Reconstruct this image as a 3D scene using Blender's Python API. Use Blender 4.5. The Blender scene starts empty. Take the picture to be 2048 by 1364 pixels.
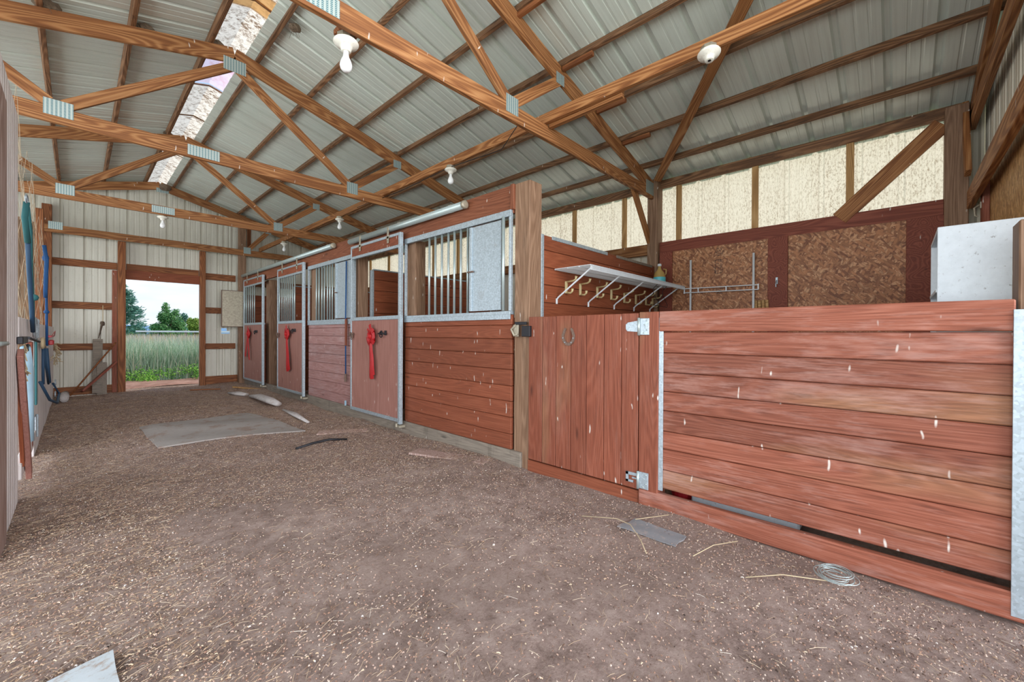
import bpy, bmesh, math, random
import numpy as np
from mathutils import Vector, Matrix
random.seed(7); rng = np.random.default_rng(7)
SC = bpy.context.scene
COL = SC.collection

# ---------------------------------------------------------------- camera, light, exposure
F_PX = 819.26; YAW = 0.815664; PITCH = -0.0037305; ROLL = 0.0052175
cam_d = bpy.data.cameras.new('camera'); cam = bpy.data.objects.new('camera', cam_d); COL.objects.link(cam)
fw = Vector((math.sin(YAW)*math.cos(PITCH), math.cos(YAW)*math.cos(PITCH), math.sin(PITCH)))
rt0 = Vector((math.cos(YAW), -math.sin(YAW), 0)); up0 = rt0.cross(fw)
rt = math.cos(ROLL)*rt0 + math.sin(ROLL)*up0; up = -math.sin(ROLL)*rt0 + math.cos(ROLL)*up0
cam.matrix_world = Matrix(((rt.x, up.x, -fw.x, 0), (rt.y, up.y, -fw.y, 0), (rt.z, up.z, -fw.z, 1.12), (0, 0, 0, 1)))
cam_d.sensor_fit = 'HORIZONTAL'; cam_d.sensor_width = 36; cam_d.lens = F_PX/2048*36
cam_d.shift_y = -10.51/2048; cam_d.clip_start = 0.02; cam_d.clip_end = 1500
SC.camera = cam
SC.view_settings.view_transform = 'Standard'; SC.view_settings.look = 'None'
SC.view_settings.gamma = 1; SC.view_settings.use_curve_mapping = False
SC.view_settings.exposure = 0.0
SC.cycles.max_bounces = 8; SC.cycles.diffuse_bounces = 5; SC.cycles.transmission_bounces = 6
SC.cycles.use_denoising = True
SC.cycles.sample_clamp_indirect = 6

w = bpy.data.worlds.new('sky'); SC.world = w; w.use_nodes = True
nt = w.node_tree; nt.nodes.clear()
wo = nt.nodes.new('ShaderNodeOutputWorld'); bg = nt.nodes.new('ShaderNodeBackground')
tc = nt.nodes.new('ShaderNodeTexCoord'); sp = nt.nodes.new('ShaderNodeSeparateXYZ')
rp = nt.nodes.new('ShaderNodeValToRGB')
rp.color_ramp.elements[0].position = 0.0; rp.color_ramp.elements[0].color = (0.80, 0.93, 1.0, 1)
rp.color_ramp.elements[1].position = 0.5; rp.color_ramp.elements[1].color = (0.36, 0.60, 0.95, 1)
ns = nt.nodes.new('ShaderNodeTexNoise'); ns.inputs['Scale'].default_value = 3.5; ns.inputs['Detail'].default_value = 5
mpn = nt.nodes.new('ShaderNodeMapping'); mpn.inputs['Scale'].default_value = (1, 1, 4)
cr = nt.nodes.new('ShaderNodeValToRGB'); cr.color_ramp.elements[0].position = 0.42; cr.color_ramp.elements[1].position = 0.6
mx = nt.nodes.new('ShaderNodeMixRGB'); mx.inputs['Color2'].default_value = (0.97, 0.98, 1.0, 1)
nt.links.new(tc.outputs['Generated'], sp.inputs[0]); nt.links.new(sp.outputs['Z'], rp.inputs[0])
nt.links.new(tc.outputs['Generated'], mpn.inputs[0]); nt.links.new(mpn.outputs[0], ns.inputs['Vector'])
nt.links.new(ns.outputs['Fac'], cr.inputs[0]); nt.links.new(cr.outputs[0], mx.inputs['Fac'])
nt.links.new(rp.outputs[0], mx.inputs['Color1']); nt.links.new(mx.outputs[0], bg.inputs['Color'])
bg.inputs['Strength'].default_value = 1.15
nt.links.new(bg.outputs[0], wo.inputs[0])

def light(name, kind, loc, direction, energy, color, **kw):
    d = bpy.data.lights.new(name, kind); o = bpy.data.objects.new(name, d); COL.objects.link(o)
    o.location = loc; o.rotation_euler = Vector(direction).to_track_quat('-Z', 'Y').to_euler()
    d.energy = energy; d.color = color
    for k, v in kw.items(): setattr(d, k, v)
    return o
light('sun', 'SUN', (30, 5, 20), (-0.80, -0.12, -0.55), 3.3, (1.0, 0.91, 0.80), angle=0.02)
# added fill lamps standing in for daylight: near doorway, yard, unwalled left side
light('near_doorway_fill', 'AREA', (1.3, -4.2, 1.9), (-0.05, 1, 0.06), 260, (0.97, 0.97, 1.0), shape='RECTANGLE', size=6.5, size_y=3.6)
light('yard_fill', 'AREA', (0.8, -12, 4.2), (0, 1, -0.10), 2600, (0.97, 0.97, 1.0), shape='RECTANGLE', size=13, size_y=7)
light('open_side_fill', 'AREA', (-3.3, 3.8, 1.6), (1, 0, 0.05), 500, (0.92, 0.96, 1.0), shape='RECTANGLE', size=13.5, size_y=2.6)  # added lamp; unseen left outer wall omitted so light comes in

# ---------------------------------------------------------------- materials
MAT = {}
def newmat(name):
    m = bpy.data.materials.new(name); m.use_nodes = True
    t = m.node_tree; b = t.nodes['Principled BSDF']
    return m, t, b
class N:
    """terse node helper"""
    def __init__(s, t): s.t = t
    def n(s, typ, **kw):
        x = s.t.nodes.new(typ)
        for k, v in kw.items():
            if hasattr(x, k): setattr(x, k, v)
            else: x.inputs[k].default_value = v
        return x
    def l(s, a, b): s.t.links.new(a, b)
    def math(s, op, a, b=None, c=None):
        x = s.n('ShaderNodeMath', operation=op)
        for i, v in enumerate((a, b, c)):
            if v is None: continue
            if isinstance(v, (int, float)): x.inputs[i].default_value = v
            else: s.l(v, x.inputs[i])
        return x.outputs[0]
    def ramp(s, fac, stops, interp='LINEAR'):
        x = s.n('ShaderNodeValToRGB'); e = x.color_ramp.elements; x.color_ramp.interpolation = interp
        while len(e) < len(stops): e.new(0.5)
        for i, (p, c) in enumerate(stops):
            e[i].position = p
            e[i].color = (c, c, c, 1) if isinstance(c, (int, float)) else (*c, 1)
        s.l(fac, x.inputs[0]); return x.outputs[0]
    def mix(s, fac, a, b, mode='MIX'):
        x = s.n('ShaderNodeMixRGB', blend_type=mode)
        for i, v in (('Fac', fac), ('Color1', a), ('Color2', b)):
            if isinstance(v, (int, float)): x.inputs[i].default_value = v if i == 'Fac' else (v, v, v, 1)
            elif isinstance(v, tuple): x.inputs[i].default_value = (*v, 1)
            else: s.l(v, x.inputs[i])
        return x.outputs[0]
    def coords(s, scale, shift=True):
        tc = s.n('ShaderNodeTexCoord'); v = tc.outputs['Object']
        if shift:
            oi = s.n('ShaderNodeObjectInfo'); g = s.n('ShaderNodeNewGeometry')
            r = s.math('ADD', s.math('MULTIPLY', oi.outputs['Random'], 91.0), s.math('MULTIPLY', g.outputs['Random Per Island'], 57.0))
            a = s.n('ShaderNodeVectorMath', operation='ADD'); s.l(v, a.inputs[0])
            cb = s.n('ShaderNodeCombineXYZ'); s.l(r, cb.inputs[0]); s.l(r, cb.inputs[1]); s.l(r, cb.inputs[2])
            s.l(cb.outputs[0], a.inputs[1]); v = a.outputs[0]
        m = s.n('ShaderNodeVectorMath', operation='MULTIPLY'); s.l(v, m.inputs[0]); m.inputs[1].default_value = scale
        return m.outputs[0]
    def noise(s, vec, scale=1.0, detail=4, rough=.55, dist=0.0):
        x = s.n('ShaderNodeTexNoise'); s.l(vec, x.inputs['Vector'])
        x.inputs['Scale'].default_value = scale; x.inputs['Detail'].default_value = detail
        x.inputs['Roughness'].default_value = rough; x.inputs['Distortion'].default_value = dist
        return x.outputs['Fac']
    def voro(s, vec, scale=1.0, feature='F1', rand=1.0):
        x = s.n('ShaderNodeTexVoronoi', feature=feature); s.l(vec, x.inputs['Vector'])
        x.inputs['Scale'].default_value = scale; x.inputs['Randomness'].default_value = rand
        return x
    def bump(s, h, strength, dist, b):
        x = s.n('ShaderNodeBump'); x.inputs['Strength'].default_value = strength; x.inputs['Distance'].default_value = dist
        s.l(h, x.inputs['Height']); s.l(x.outputs[0], b.inputs['Normal'])
AXV = {'X': lambda a, c: (a, c, c), 'Y': lambda a, c: (c, a, c), 'Z': lambda a, c: (c, c, a)}

def wood(name, dark, mid, lite, axis='X', ringa=.32, drops=0.0, wear=0.0, wearcol=(0.62, 0.42, 0.36), ringk=26, vary=.35, rough=.62, patch=None, dropaxis='Z', stain=0.0):
    m, t, b = newmat(name); k = N(t); sc = AXV[axis]
    co = k.coords(sc(0.42, 5.0))
    base = k.noise(co, 1.0, 1.5, .45, .25)
    ring = k.math('SINE', k.math('MULTIPLY', base, ringk*6.0))
    ring = k.math('POWER', k.math('MULTIPLY_ADD', ring, .5, .5), 1.6)
    fine = k.noise(k.coords(sc(3.5, 150.0)), 1.0, 3, .65)
    f = k.math('ADD', k.math('MULTIPLY', ring, ringa), k.math('MULTIPLY', fine, 1.05-ringa))
    col = k.ramp(f, [(.22, dark), (.5, mid), (.80, lite)])
    # plank to plank variation
    g = k.n('ShaderNodeNewGeometry'); oi = k.n('ShaderNodeObjectInfo')
    rr = k.math('FRACT', k.math('ADD', g.outputs['Random Per Island'], oi.outputs['Random']))
    v = k.math('MULTIPLY_ADD', rr, vary, 1 - vary/2)
    cv = k.n('ShaderNodeCombineXYZ'); 
    for i in range(3): k.l(v, cv.inputs[i])
    col = k.mix(1.0, col, cv.outputs[0], 'MULTIPLY')
    # soft large blotches
    bl = k.noise(k.coords((1.7, 1.7, 1.7), False), 1.0, 3)
    col = k.mix(k.ramp(bl, [(.35, .14), (.60, 0.0)]), col, tuple(x*.75 for x in dark))
    # knots
    kv = k.voro(k.coords(sc(1.6, 6.5)), 1.0)
    kd = k.ramp(kv.outputs['Distance'], [(.035, 1.0), (.11, 0.0)])
    ks = k.math('GREATER_THAN', k.n('ShaderNodeSeparateColor').outputs[0], 9)
    sepc = k.n('ShaderNodeSeparateColor'); k.l(kv.outputs['Color'], sepc.inputs[0])
    ks = k.math('GREATER_THAN', sepc.outputs[0], .62)
    col = k.mix(k.math('MULTIPLY', k.math('MULTIPLY', kd, ks), .75), col, tuple(x*.45 for x in dark))
    if patch:
        pv = k.noise(k.coords(sc(.5, 1.4), True), 1.0, 3, .6)
        col = k.mix(k.ramp(pv, [(.56, 0.0), (.66, .85)]), col, k.ramp(f, [(.2, tuple(x*.5 for x in patch)), (.8, patch)]))
    if wear > 0:
        wv = k.noise(k.coords(sc(1.1, 5.0), False), 1.0, 6, .7)
        w2 = k.noise(k.coords(sc(6, 50.0), False), 1.0, 3, .7)
        col = k.mix(k.math('MULTIPLY', k.ramp(k.math('MULTIPLY', wv, k.math('ADD', w2, .55)), [(.50, 0.0), (.72, 1.0)]), wear), col, wearcol)
    if stain > 0:
        sv = k.noise(k.coords(sc(6, 14) if axis == 'X' else (9, 9, 1.6), False), 1.0, 5, .7)
        col = k.mix(k.math('MULTIPLY', k.ramp(sv, [(.55, 0.0), (.75, 1.0)]), stain), col, (.03, .02, .015))
    if drops > 0:
        ax = {'Z': (24, 24, 5.5)}.get(dropaxis, (24, 24, 5.5))
        dv = k.n('ShaderNodeVectorMath', operation='ADD'); k.l(k.coords(ax, False), dv.inputs[0])
        nz = k.n('ShaderNodeTexNoise'); k.l(k.coords((6, 6, 6), False), nz.inputs['Vector']); nz.inputs['Scale'].default_value = 1.3
        k.l(nz.outputs['Color'], dv.inputs[1])
        vv = k.voro(dv.outputs[0], 1.0)
        s2 = k.n('ShaderNodeSeparateColor'); k.l(vv.outputs['Color'], s2.inputs[0])
        dm = k.math('MULTIPLY', k.ramp(vv.outputs['Distance'], [(.05, 1.0), (.15, 0.0)]), k.math('GREATER_THAN', s2.outputs[1], 1 - drops))
        col = k.mix(k.math('MULTIPLY', dm, .85), col, (.74, .68, .62))
    k.l(col, b.inputs['Base Color']); b.inputs['Roughness'].default_value = rough
    b.inputs['Specular IOR Level'].default_value = .3
    k.bump(f, .35, .004, b)
    MAT[name] = m; return m

def plain(name, c, rough=.6, metal=0.0, spec=.5, dirt=0.0, dirtcol=(.08, .06, .05), dscale=9, bump=0.0, dth=.52):
    m, t, b = newmat(name); k = N(t)
    n1 = k.noise(k.coords((dscale,)*3), 1.0, 6, .65)
    col = k.mix(k.ramp(n1, [(.30, .30), (.6, 0.0)]), c, tuple(x*.7 for x in c))
    if dirt: 
        n2 = k.noise(k.coords((dscale*1.7,)*3), 1.0, 8, .75)
        col = k.mix(k.math('MULTIPLY', k.ramp(n2, [(dth, 0.0), (min(.99, dth+.10), 1.0)]), dirt), col, dirtcol)
    k.l(col, b.inputs['Base Color']); b.inputs['Roughness'].default_value = rough; b.inputs['Metallic'].default_value = metal
    b.inputs['Specular IOR Level'].default_value = spec
    if bump: k.bump(n1, bump, .01, b)
    MAT[name] = m; return m

def galv(name, c=(.42, .49, .54), scale=85):
    m, t, b = newmat(name); k = N(t)
    v = k.voro(k.coords((scale,)*3), 1.0)
    s = k.n('ShaderNodeSeparateColor'); k.l(v.outputs['Color'], s.inputs[0])
    col = k.mix(s.outputs[0], tuple(x*.82 for x in c), tuple(min(1, x*1.12) for x in c))
    n = k.noise(k.coords((14, 14, 5)), 1.0, 7, .75)
    col = k.mix(k.ramp(n, [(.66, 0.0), (.74, .6)]), col, (.72, .68, .62))
    n3 = k.noise(k.coords((5, 5, 5)), 1.0, 5, .75)
    col = k.mix(k.ramp(n3, [(.60, 0.0), (.78, .5)]), col, (.22, .14, .09))
    k.l(col, b.inputs['Base Color']); b.inputs['Metallic'].default_value = .55; b.inputs['Roughness'].default_value = .48
    MAT[name] = m; return m

def osb(name, tint, mode):
    """strand board: overlapping layers of long flakes lying at several angles"""
    m, t, b = newmat(name); k = N(t); d, mi, l = tint
    tcx = k.n('ShaderNodeTexCoord'); col = None; hts = None
    for i, (ang, sx, sy) in enumerate(((.35, 17, 62), (-.75, 19, 55), (1.25, 18, 60), (2.3, 16, 52), (.0, 17, 58), (-1.2, 18, 52), (.8, 16, 56))):
        mp = k.n('ShaderNodeMapping'); mp.vector_type = 'TEXTURE'; k.l(tcx.outputs['Object'], mp.inputs[0])
        if mode == 'YZ': mp.inputs['Rotation'].default_value = (ang, 0, 0); mp.inputs['Scale'].default_value = (1, 1/sx, 1/sy)
        else: mp.inputs['Rotation'].default_value = (0, 1.57+ang*.25, 0); mp.inputs['Scale'].default_value = (1/(sx*1.2), 1, 1/(sy*1.6))
        mp.inputs['Location'].default_value = (i*3.1, i*7.7, i*5.3)
        v = k.voro(mp.outputs[0], 1.0); sep = k.n('ShaderNodeSeparateColor'); k.l(v.outputs['Color'], sep.inputs[0])
        c = k.ramp(sep.outputs[0], [(.05, d), (.3, tuple(x*.72 for x in mi)), (.6, mi), (.95, l)])
        c = k.mix(k.ramp(v.outputs['Distance'], [(.50, 0.0), (.66, .45)]), c, tuple(x*.6 for x in d))
        col = c if col is None else k.mix(k.math('GREATER_THAN', sep.outputs[1], .62), col, c)
        hts = sep.outputs[0]
    k.l(col, b.inputs['Base Color']); b.inputs['Roughness'].default_value = .6
    k.bump(hts, .25, .003, b)
    MAT[name] = m; return m

# lumber
wood('truss_wood', (.13, .042, .013), (.30, .122, .042), (.45, .225, .092), 'X', drops=.10, vary=.3, dropaxis='Z')
wood('purlin_wood', (.07, .035, .018), (.20, .095, .045), (.31, .165, .085), 'X', drops=.03, vary=.3, stain=.8)
wood('framing_wood', (.10, .032, .011), (.235, .080, .028), (.36, .145, .055), 'X', drops=.05, vary=.25)
wood('framing_wood_z', (.10, .032, .011), (.235, .080, .028), (.36, .145, .055), 'Z', drops=.05, vary=.25)
wood('post_wood', (.13, .065, .035), (.235, .135, .082), (.36, .225, .145), 'Z', ringa=.2, drops=.10, vary=.2, stain=.5)
wood('pale_stud_wood', (.26, .13, .045), (.46, .26, .10), (.58, .36, .16), 'Z', vary=.2)
wood('red_plank_y', (.13, .036, .017), (.225, .062, .029), (.29, .092, .047), 'Y', ringa=.13, drops=.42, vary=.24)
wood('red_plank_bleached', (.125, .036, .020), (.245, .074, .042), (.34, .125, .080), 'Y', ringa=.17, drops=.32, vary=.38, wear=.33, wearcol=(.58, .36, .31), patch=(.36, .165, .085))
wood('red_plank_sidelit', (.21, .095, .085), (.36, .185, .17), (.50, .31, .30), 'Y', ringa=.1, drops=.2, vary=.16, wear=.3, wearcol=(.52, .43, .43))  # lilac cast of bluish side light is put into this plank colour
wood('red_plank_x', (.14, .034, .014), (.25, .066, .027), (.32, .10, .045), 'X', ringa=.13, drops=.25, vary=.24)
wood('red_plank_z', (.12, .033, .018), (.235, .065, .034), (.31, .105, .062), 'Z', ringa=.15, drops=.32, vary=.2, wear=.12, wearcol=(.50, .28, .22), patch=(.34, .17, .09))
wood('red_beam_y', (.15, .045, .022), (.27, .082, .040), (.36, .13, .07), 'Y', drops=.10, vary=.15)
wood('red_door_panel', (.21, .09, .07), (.33, .15, .12), (.42, .22, .18), 'Z', ringa=.1, drops=.3, vary=.1, ringk=14)  # paler, pinker red than the stall planks
wood('header_wood', (.11, .034, .016), (.20, .064, .030), (.29, .11, .058), 'X', ringa=.15, drops=.3, vary=.15)
wood('maroon_board', (.13, .030, .017), (.21, .052, .030), (.28, .085, .05), 'X', drops=.06, vary=.15)
wood('grey_board', (.12, .10, .085), (.25, .21, .17), (.36, .31, .25), 'Y', ringa=.1, vary=.2, drops=.05, stain=.5)
wood('dark_slat', (.09, .05, .025), (.20, .115, .06), (.32, .20, .11), 'Z', vary=.7)
wood('white_painted_board', (.66, .60, .59), (.78, .73, .72), (.84, .80, .79), 'Z', vary=.12, wear=.0, stain=.4)
wood('weathered_pink_board', (.26, .16, .13), (.42, .29, .25), (.58, .46, .42), 'Z', vary=.25)
galv('galvanised'); galv('galvanised_old', (.40, .36, .28), 45)
plain('galvanised_pipe', (.42, .50, .50), .38, .45, dirt=.35, dirtcol=(.5, .47, .42), dscale=12)
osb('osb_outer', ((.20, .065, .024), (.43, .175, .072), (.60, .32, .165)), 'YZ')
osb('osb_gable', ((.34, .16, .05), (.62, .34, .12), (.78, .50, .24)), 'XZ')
plain('white_plastic', (.76, .81, .86), .45, dirt=.8, dirtcol=(.12, .09, .07), dscale=22, dth=.60)
plain('white_enamel_wire', (.70, .73, .76), .4)
plain('cream_hook', (.62, .50, .26), .4)
plain('porcelain', (.80, .78, .70), .3, dirt=.25, dirtcol=(.35, .25, .18), dscale=25)
plain('bulb_glass', (.84, .85, .86), .15)
plain('black_iron', (.03, .03, .035), .5, .6)
plain('rusty_iron', (.20, .13, .10), .7, .5, dirt=.5, dirtcol=(.30, .26, .24), dscale=60)
plain('ribbon_red', (.42, .005, .008), .5)
plain('blue_rope', (.01, .075, .23), .8); plain('teal_rope', (.02, .11, .12), .85); plain('navy_strap', (.02, .06, .12), .7)
plain('red_plastic', (.55, .02, .03), .4)
plain('pvc_blue', (.38, .58, .72), .3)
plain('twine', (.50, .40, .25), .9); plain('net_wire', (.42, .34, .24), .6)
plain('rubber_mat', (.33, .30, .28), .9, dirt=.85, dirtcol=(.25, .175, .14), dscale=2.6, bump=.4)
plain('slate_scrap', (.20, .20, .21), .8, dirt=.4, dirtcol=(.4, .3, .25), dscale=14)
plain('pale_sheet', (.46, .50, .53), .8, dirt=.8, dirtcol=(.30, .22, .17), dscale=9)
plain('limed_cloth', (.52, .49, .48), .9, dirt=.7, dirtcol=(.28, .21, .17), dscale=12, bump=.8)
plain('mud_nest', (.17, .12, .08), .95, dirt=.8, dirtcol=(.06, .04, .03), dscale=40, bump=1.0)
plain('glass_jug', (.45, .30, .10), .1); plain('jug_cyan', (.10, .52, .60), .3)
plain('white_fence_paint', (.80, .84, .90), .6)
plain('bark', (.10, .07, .05), .9)

def gusset():
    m, t, b = newmat('gusset_steel'); k = N(t)
    tcx = k.coords((1, 1, 1), False)
    wv = k.n('ShaderNodeTexWave', wave_type='BANDS', bands_direction='X'); k.l(tcx, wv.inputs['Vector']); wv.inputs['Scale'].default_value = 13; wv.inputs['Distortion'].default_value = 0
    wz = k.n('ShaderNodeTexWave', wave_type='BANDS', bands_direction='Z'); k.l(tcx, wz.inputs['Vector']); wz.inputs['Scale'].default_value = 30
    h = k.math('MULTIPLY', k.math('GREATER_THAN', wv.outputs['Fac'], .45), k.math('GREATER_THAN', wz.outputs['Fac'], .35))
    col = k.mix(h, (.42, .48, .46), (.06, .17, .20))
    k.l(col, b.inputs['Base Color']); b.inputs['Metallic'].default_value = .3; b.inputs['Roughness'].default_value = .4
    MAT['gusset_steel'] = m
gusset()

def sheet(name, base, stain, dirt=.5, rough=.42, vert=False, spec=.5):
    """painted ribbed steel with dust and thin streaks"""
    m, t, b = newmat(name); k = N(t)
    n1 = k.noise(k.coords((1.5, 1.5, .6) if vert else (.7, 2.2, .7), False), 1.0, 5)
    n2 = k.noise(k.coords((30, 30, 2) if vert else (1.5, 45, 1.5), False), 1.0, 4)
    n3 = k.noise(k.coords((34, 34, 22), False), 1.0, 8, .8)
    col = k.mix(k.math('MULTIPLY', k.ramp(n1, [(.35, 0.0), (.7, 1.0)]), .55), base, stain)
    col = k.mix(k.ramp(n2, [(.45, 0.0), (.75, .25)]), col, tuple(x*.6 for x in stain))
    col = k.mix(k.math('MULTIPLY', k.ramp(n3, [(.60, 0.0), (.70, 1.0)]), dirt), col, (.10, .07, .05))
    k.l(col, b.inputs['Base Color']); b.inputs['Roughness'].default_value = rough; b.inputs['Specular IOR Level'].default_value = spec
    MAT[name] = m
sheet('roof_steel', (.62, .68, .62), (.50, .50, .45), .10, .22, spec=.8)
sheet('wall_steel', (.66, .65, .57), (.48, .45, .37), .75, .45, True)
sheet('gable_steel', (.66, .62, .52), (.52, .46, .36), .3, .45, True)

def translucent(name, c, dirt, k1=26, speck=.6, mixf=.75, r0=.47):
    m, t, b = newmat(name); k = N(t); t.nodes.remove(b)
    out = [x for x in t.nodes if x.type == 'OUTPUT_MATERIAL'][0]
    n1 = k.noise(k.coords((k1, k1, k1*.45), False), 1.0, 9, .8)
    n2 = k.noise(k.coords((2.2, 2.2, 1.1), False), 1.0, 4)
    n3 = k.noise(k.coords((60, 60, 1.5), False), 1.0, 3)
    f = k.math('MULTIPLY', k.ramp(n1, [(r0, 0.0), (r0+.12, 1.0)]), k.ramp(n2, [(.30, .35), (.65, 1.0)]))
    col = k.mix(k.math('MULTIPLY', f, speck), c, dirt)
    col = k.mix(k.ramp(n3, [(.5, 0.0), (.8, .12)]), col, dirt)
    tr = k.n('ShaderNodeBsdfTranslucent'); df = k.n('ShaderNodeBsdfDiffuse'); ms = k.n('ShaderNodeMixShader')
    k.l(col, tr.inputs[0]); k.l(col, df.inputs[0]); ms.inputs[0].default_value = mixf
    k.l(df.outputs[0], ms.inputs[1]); k.l(tr.outputs[0], ms.inputs[2]); k.l(ms.outputs[0], out.inputs[0])
    MAT[name] = m
translucent('wall_fibreglass', (.77, .71, .62), (.24, .15, .08), k1=80, speck=.9, r0=.49)
translucent('ridge_fibreglass', (.86, .80, .70), (.16, .08, .03), 18, .95)
translucent('ridge_fibreglass_brown', (.62, .36, .15), (.25, .12, .04), 14, .6)
translucent('ridge_fibreglass_lilac', (.74, .66, .78), (.62, .30, .34), 5, .6)

def ground_mat():
    m, t, b = newmat('barn_dirt'); k = N(t)
    n0 = k.noise(k.coords((.8, .8, .8), False), 1.0, 5, .6)
    n1 = k.noise(k.coords((9, 9, 9), False), 1.0, 8, .75)
    n2 = k.noise(k.coords((70, 70, 70), False), 1.0, 6, .8)
    col = k.ramp(n1, [(.30, (.17, .115, .095)), (.5, (.35, .255, .22)), (.72, (.52, .41, .36))])
    col = k.mix(k.ramp(n0, [(.42, 0.0), (.62, .6)]), col, (.30, .215, .18))
    col = k.mix(k.ramp(n2, [(.50, 0.0), (.70, .55)]), col, (.46, .37, .31))
    col = k.mix(k.ramp(n2, [(.28, .6), (.45, 0.0)]), col, (.075, .048, .038))
    v = k.voro(k.coords((34, 34, 34), False), 1.0); s = k.n('ShaderNodeSeparateColor'); k.l(v.outputs['Color'], s.inputs[0])
    col = k.mix(k.math('MULTIPLY', k.ramp(v.outputs['Distance'], [(.07, .9), (.12, 0.0)]), k.math('GREATER_THAN', s.outputs[0], .97)), col, (.72, .68, .64))
    k.l(col, b.inputs['Base Color']); b.inputs['Roughness'].default_value = .95; b.inputs['Specular IOR Level'].default_value = .15
    h = k.math('ADD', k.math('MULTIPLY', n1, .6), k.math('MULTIPLY', n2, .5)); k.bump(h, .8, .03, b)
    MAT['barn_dirt'] = m
    m, t, b = newmat('field_ground'); k = N(t)
    n = k.noise(k.coords((.6, .6, .6), False), 1.0, 8, .7)
    k.l(k.ramp(n, [(.3, (.05, .12, .025)), (.6, (.12, .22, .06)), (.8, (.22, .27, .11))]), b.inputs['Base Color']); b.inputs['Roughness'].default_value = 1
    MAT['field_ground'] = m
    m, t, b = newmat('red_earth'); k = N(t)
    n = k.noise(k.coords((6, 6, 6), False), 1.0, 8, .7)
    k.l(k.ramp(n, [(.3, (.22, .10, .07)), (.7, (.46, .27, .21))]), b.inputs['Base Color']); b.inputs['Roughness'].default_value = 1
    MAT['red_earth'] = m
ground_mat()
def bits(name, stops, rough=.85, trans=0.0):
    m, t, b = newmat(name); k = N(t); g = k.n('ShaderNodeNewGeometry')
    k.l(k.ramp(g.outputs['Random Per Island'], stops), b.inputs['Base Color']); b.inputs['Roughness'].default_value = rough
    b.inputs['Specular IOR Level'].default_value = .2
    MAT[name] = m
bits('straw_bits', [(0, (.10, .06, .04)), (.3, (.30, .19, .12)), (.7, (.50, .36, .24)), (.95, (.62, .50, .36)), (1, (.72, .66, .58))])
bits('chip_bits', [(0, (.05, .035, .03)), (.25, (.17, .10, .075)), (.5, (.34, .20, .14)), (.78, (.42, .30, .24)), (.985, (.52, .42, .35)), (1, (.76, .74, .72))])
bits('grass_tall', [(0, (.20, .36, .20)), (.4, (.40, .56, .42)), (.75, (.62, .74, .62)), (1, (.68, .66, .50))])
bits('weed_leaf', [(0, (.06, .20, .02)), (.5, (.15, .38, .05)), (1, (.30, .52, .12))])
bits('grass_heads', [(0, (.50, .44, .46)), (.6, (.62, .55, .50)), (.9, (.66, .50, .25)), (1, (.80, .60, .15))])
bits('leaf_conifer', [(0, (.04, .14, .11)), (.6, (.10, .26, .20)), (1, (.20, .38, .28))])
bits('leaf_round', [(0, (.05, .16, .05)), (.6, (.10, .27, .09)), (1, (.22, .40, .14))])
bits('leaf_yellow', [(0, (.12, .24, .03)), (.6, (.25, .38, .07)), (1, (.42, .50, .12))])
plain('far_hill', (.16, .30, .48), 1.0)

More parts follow.
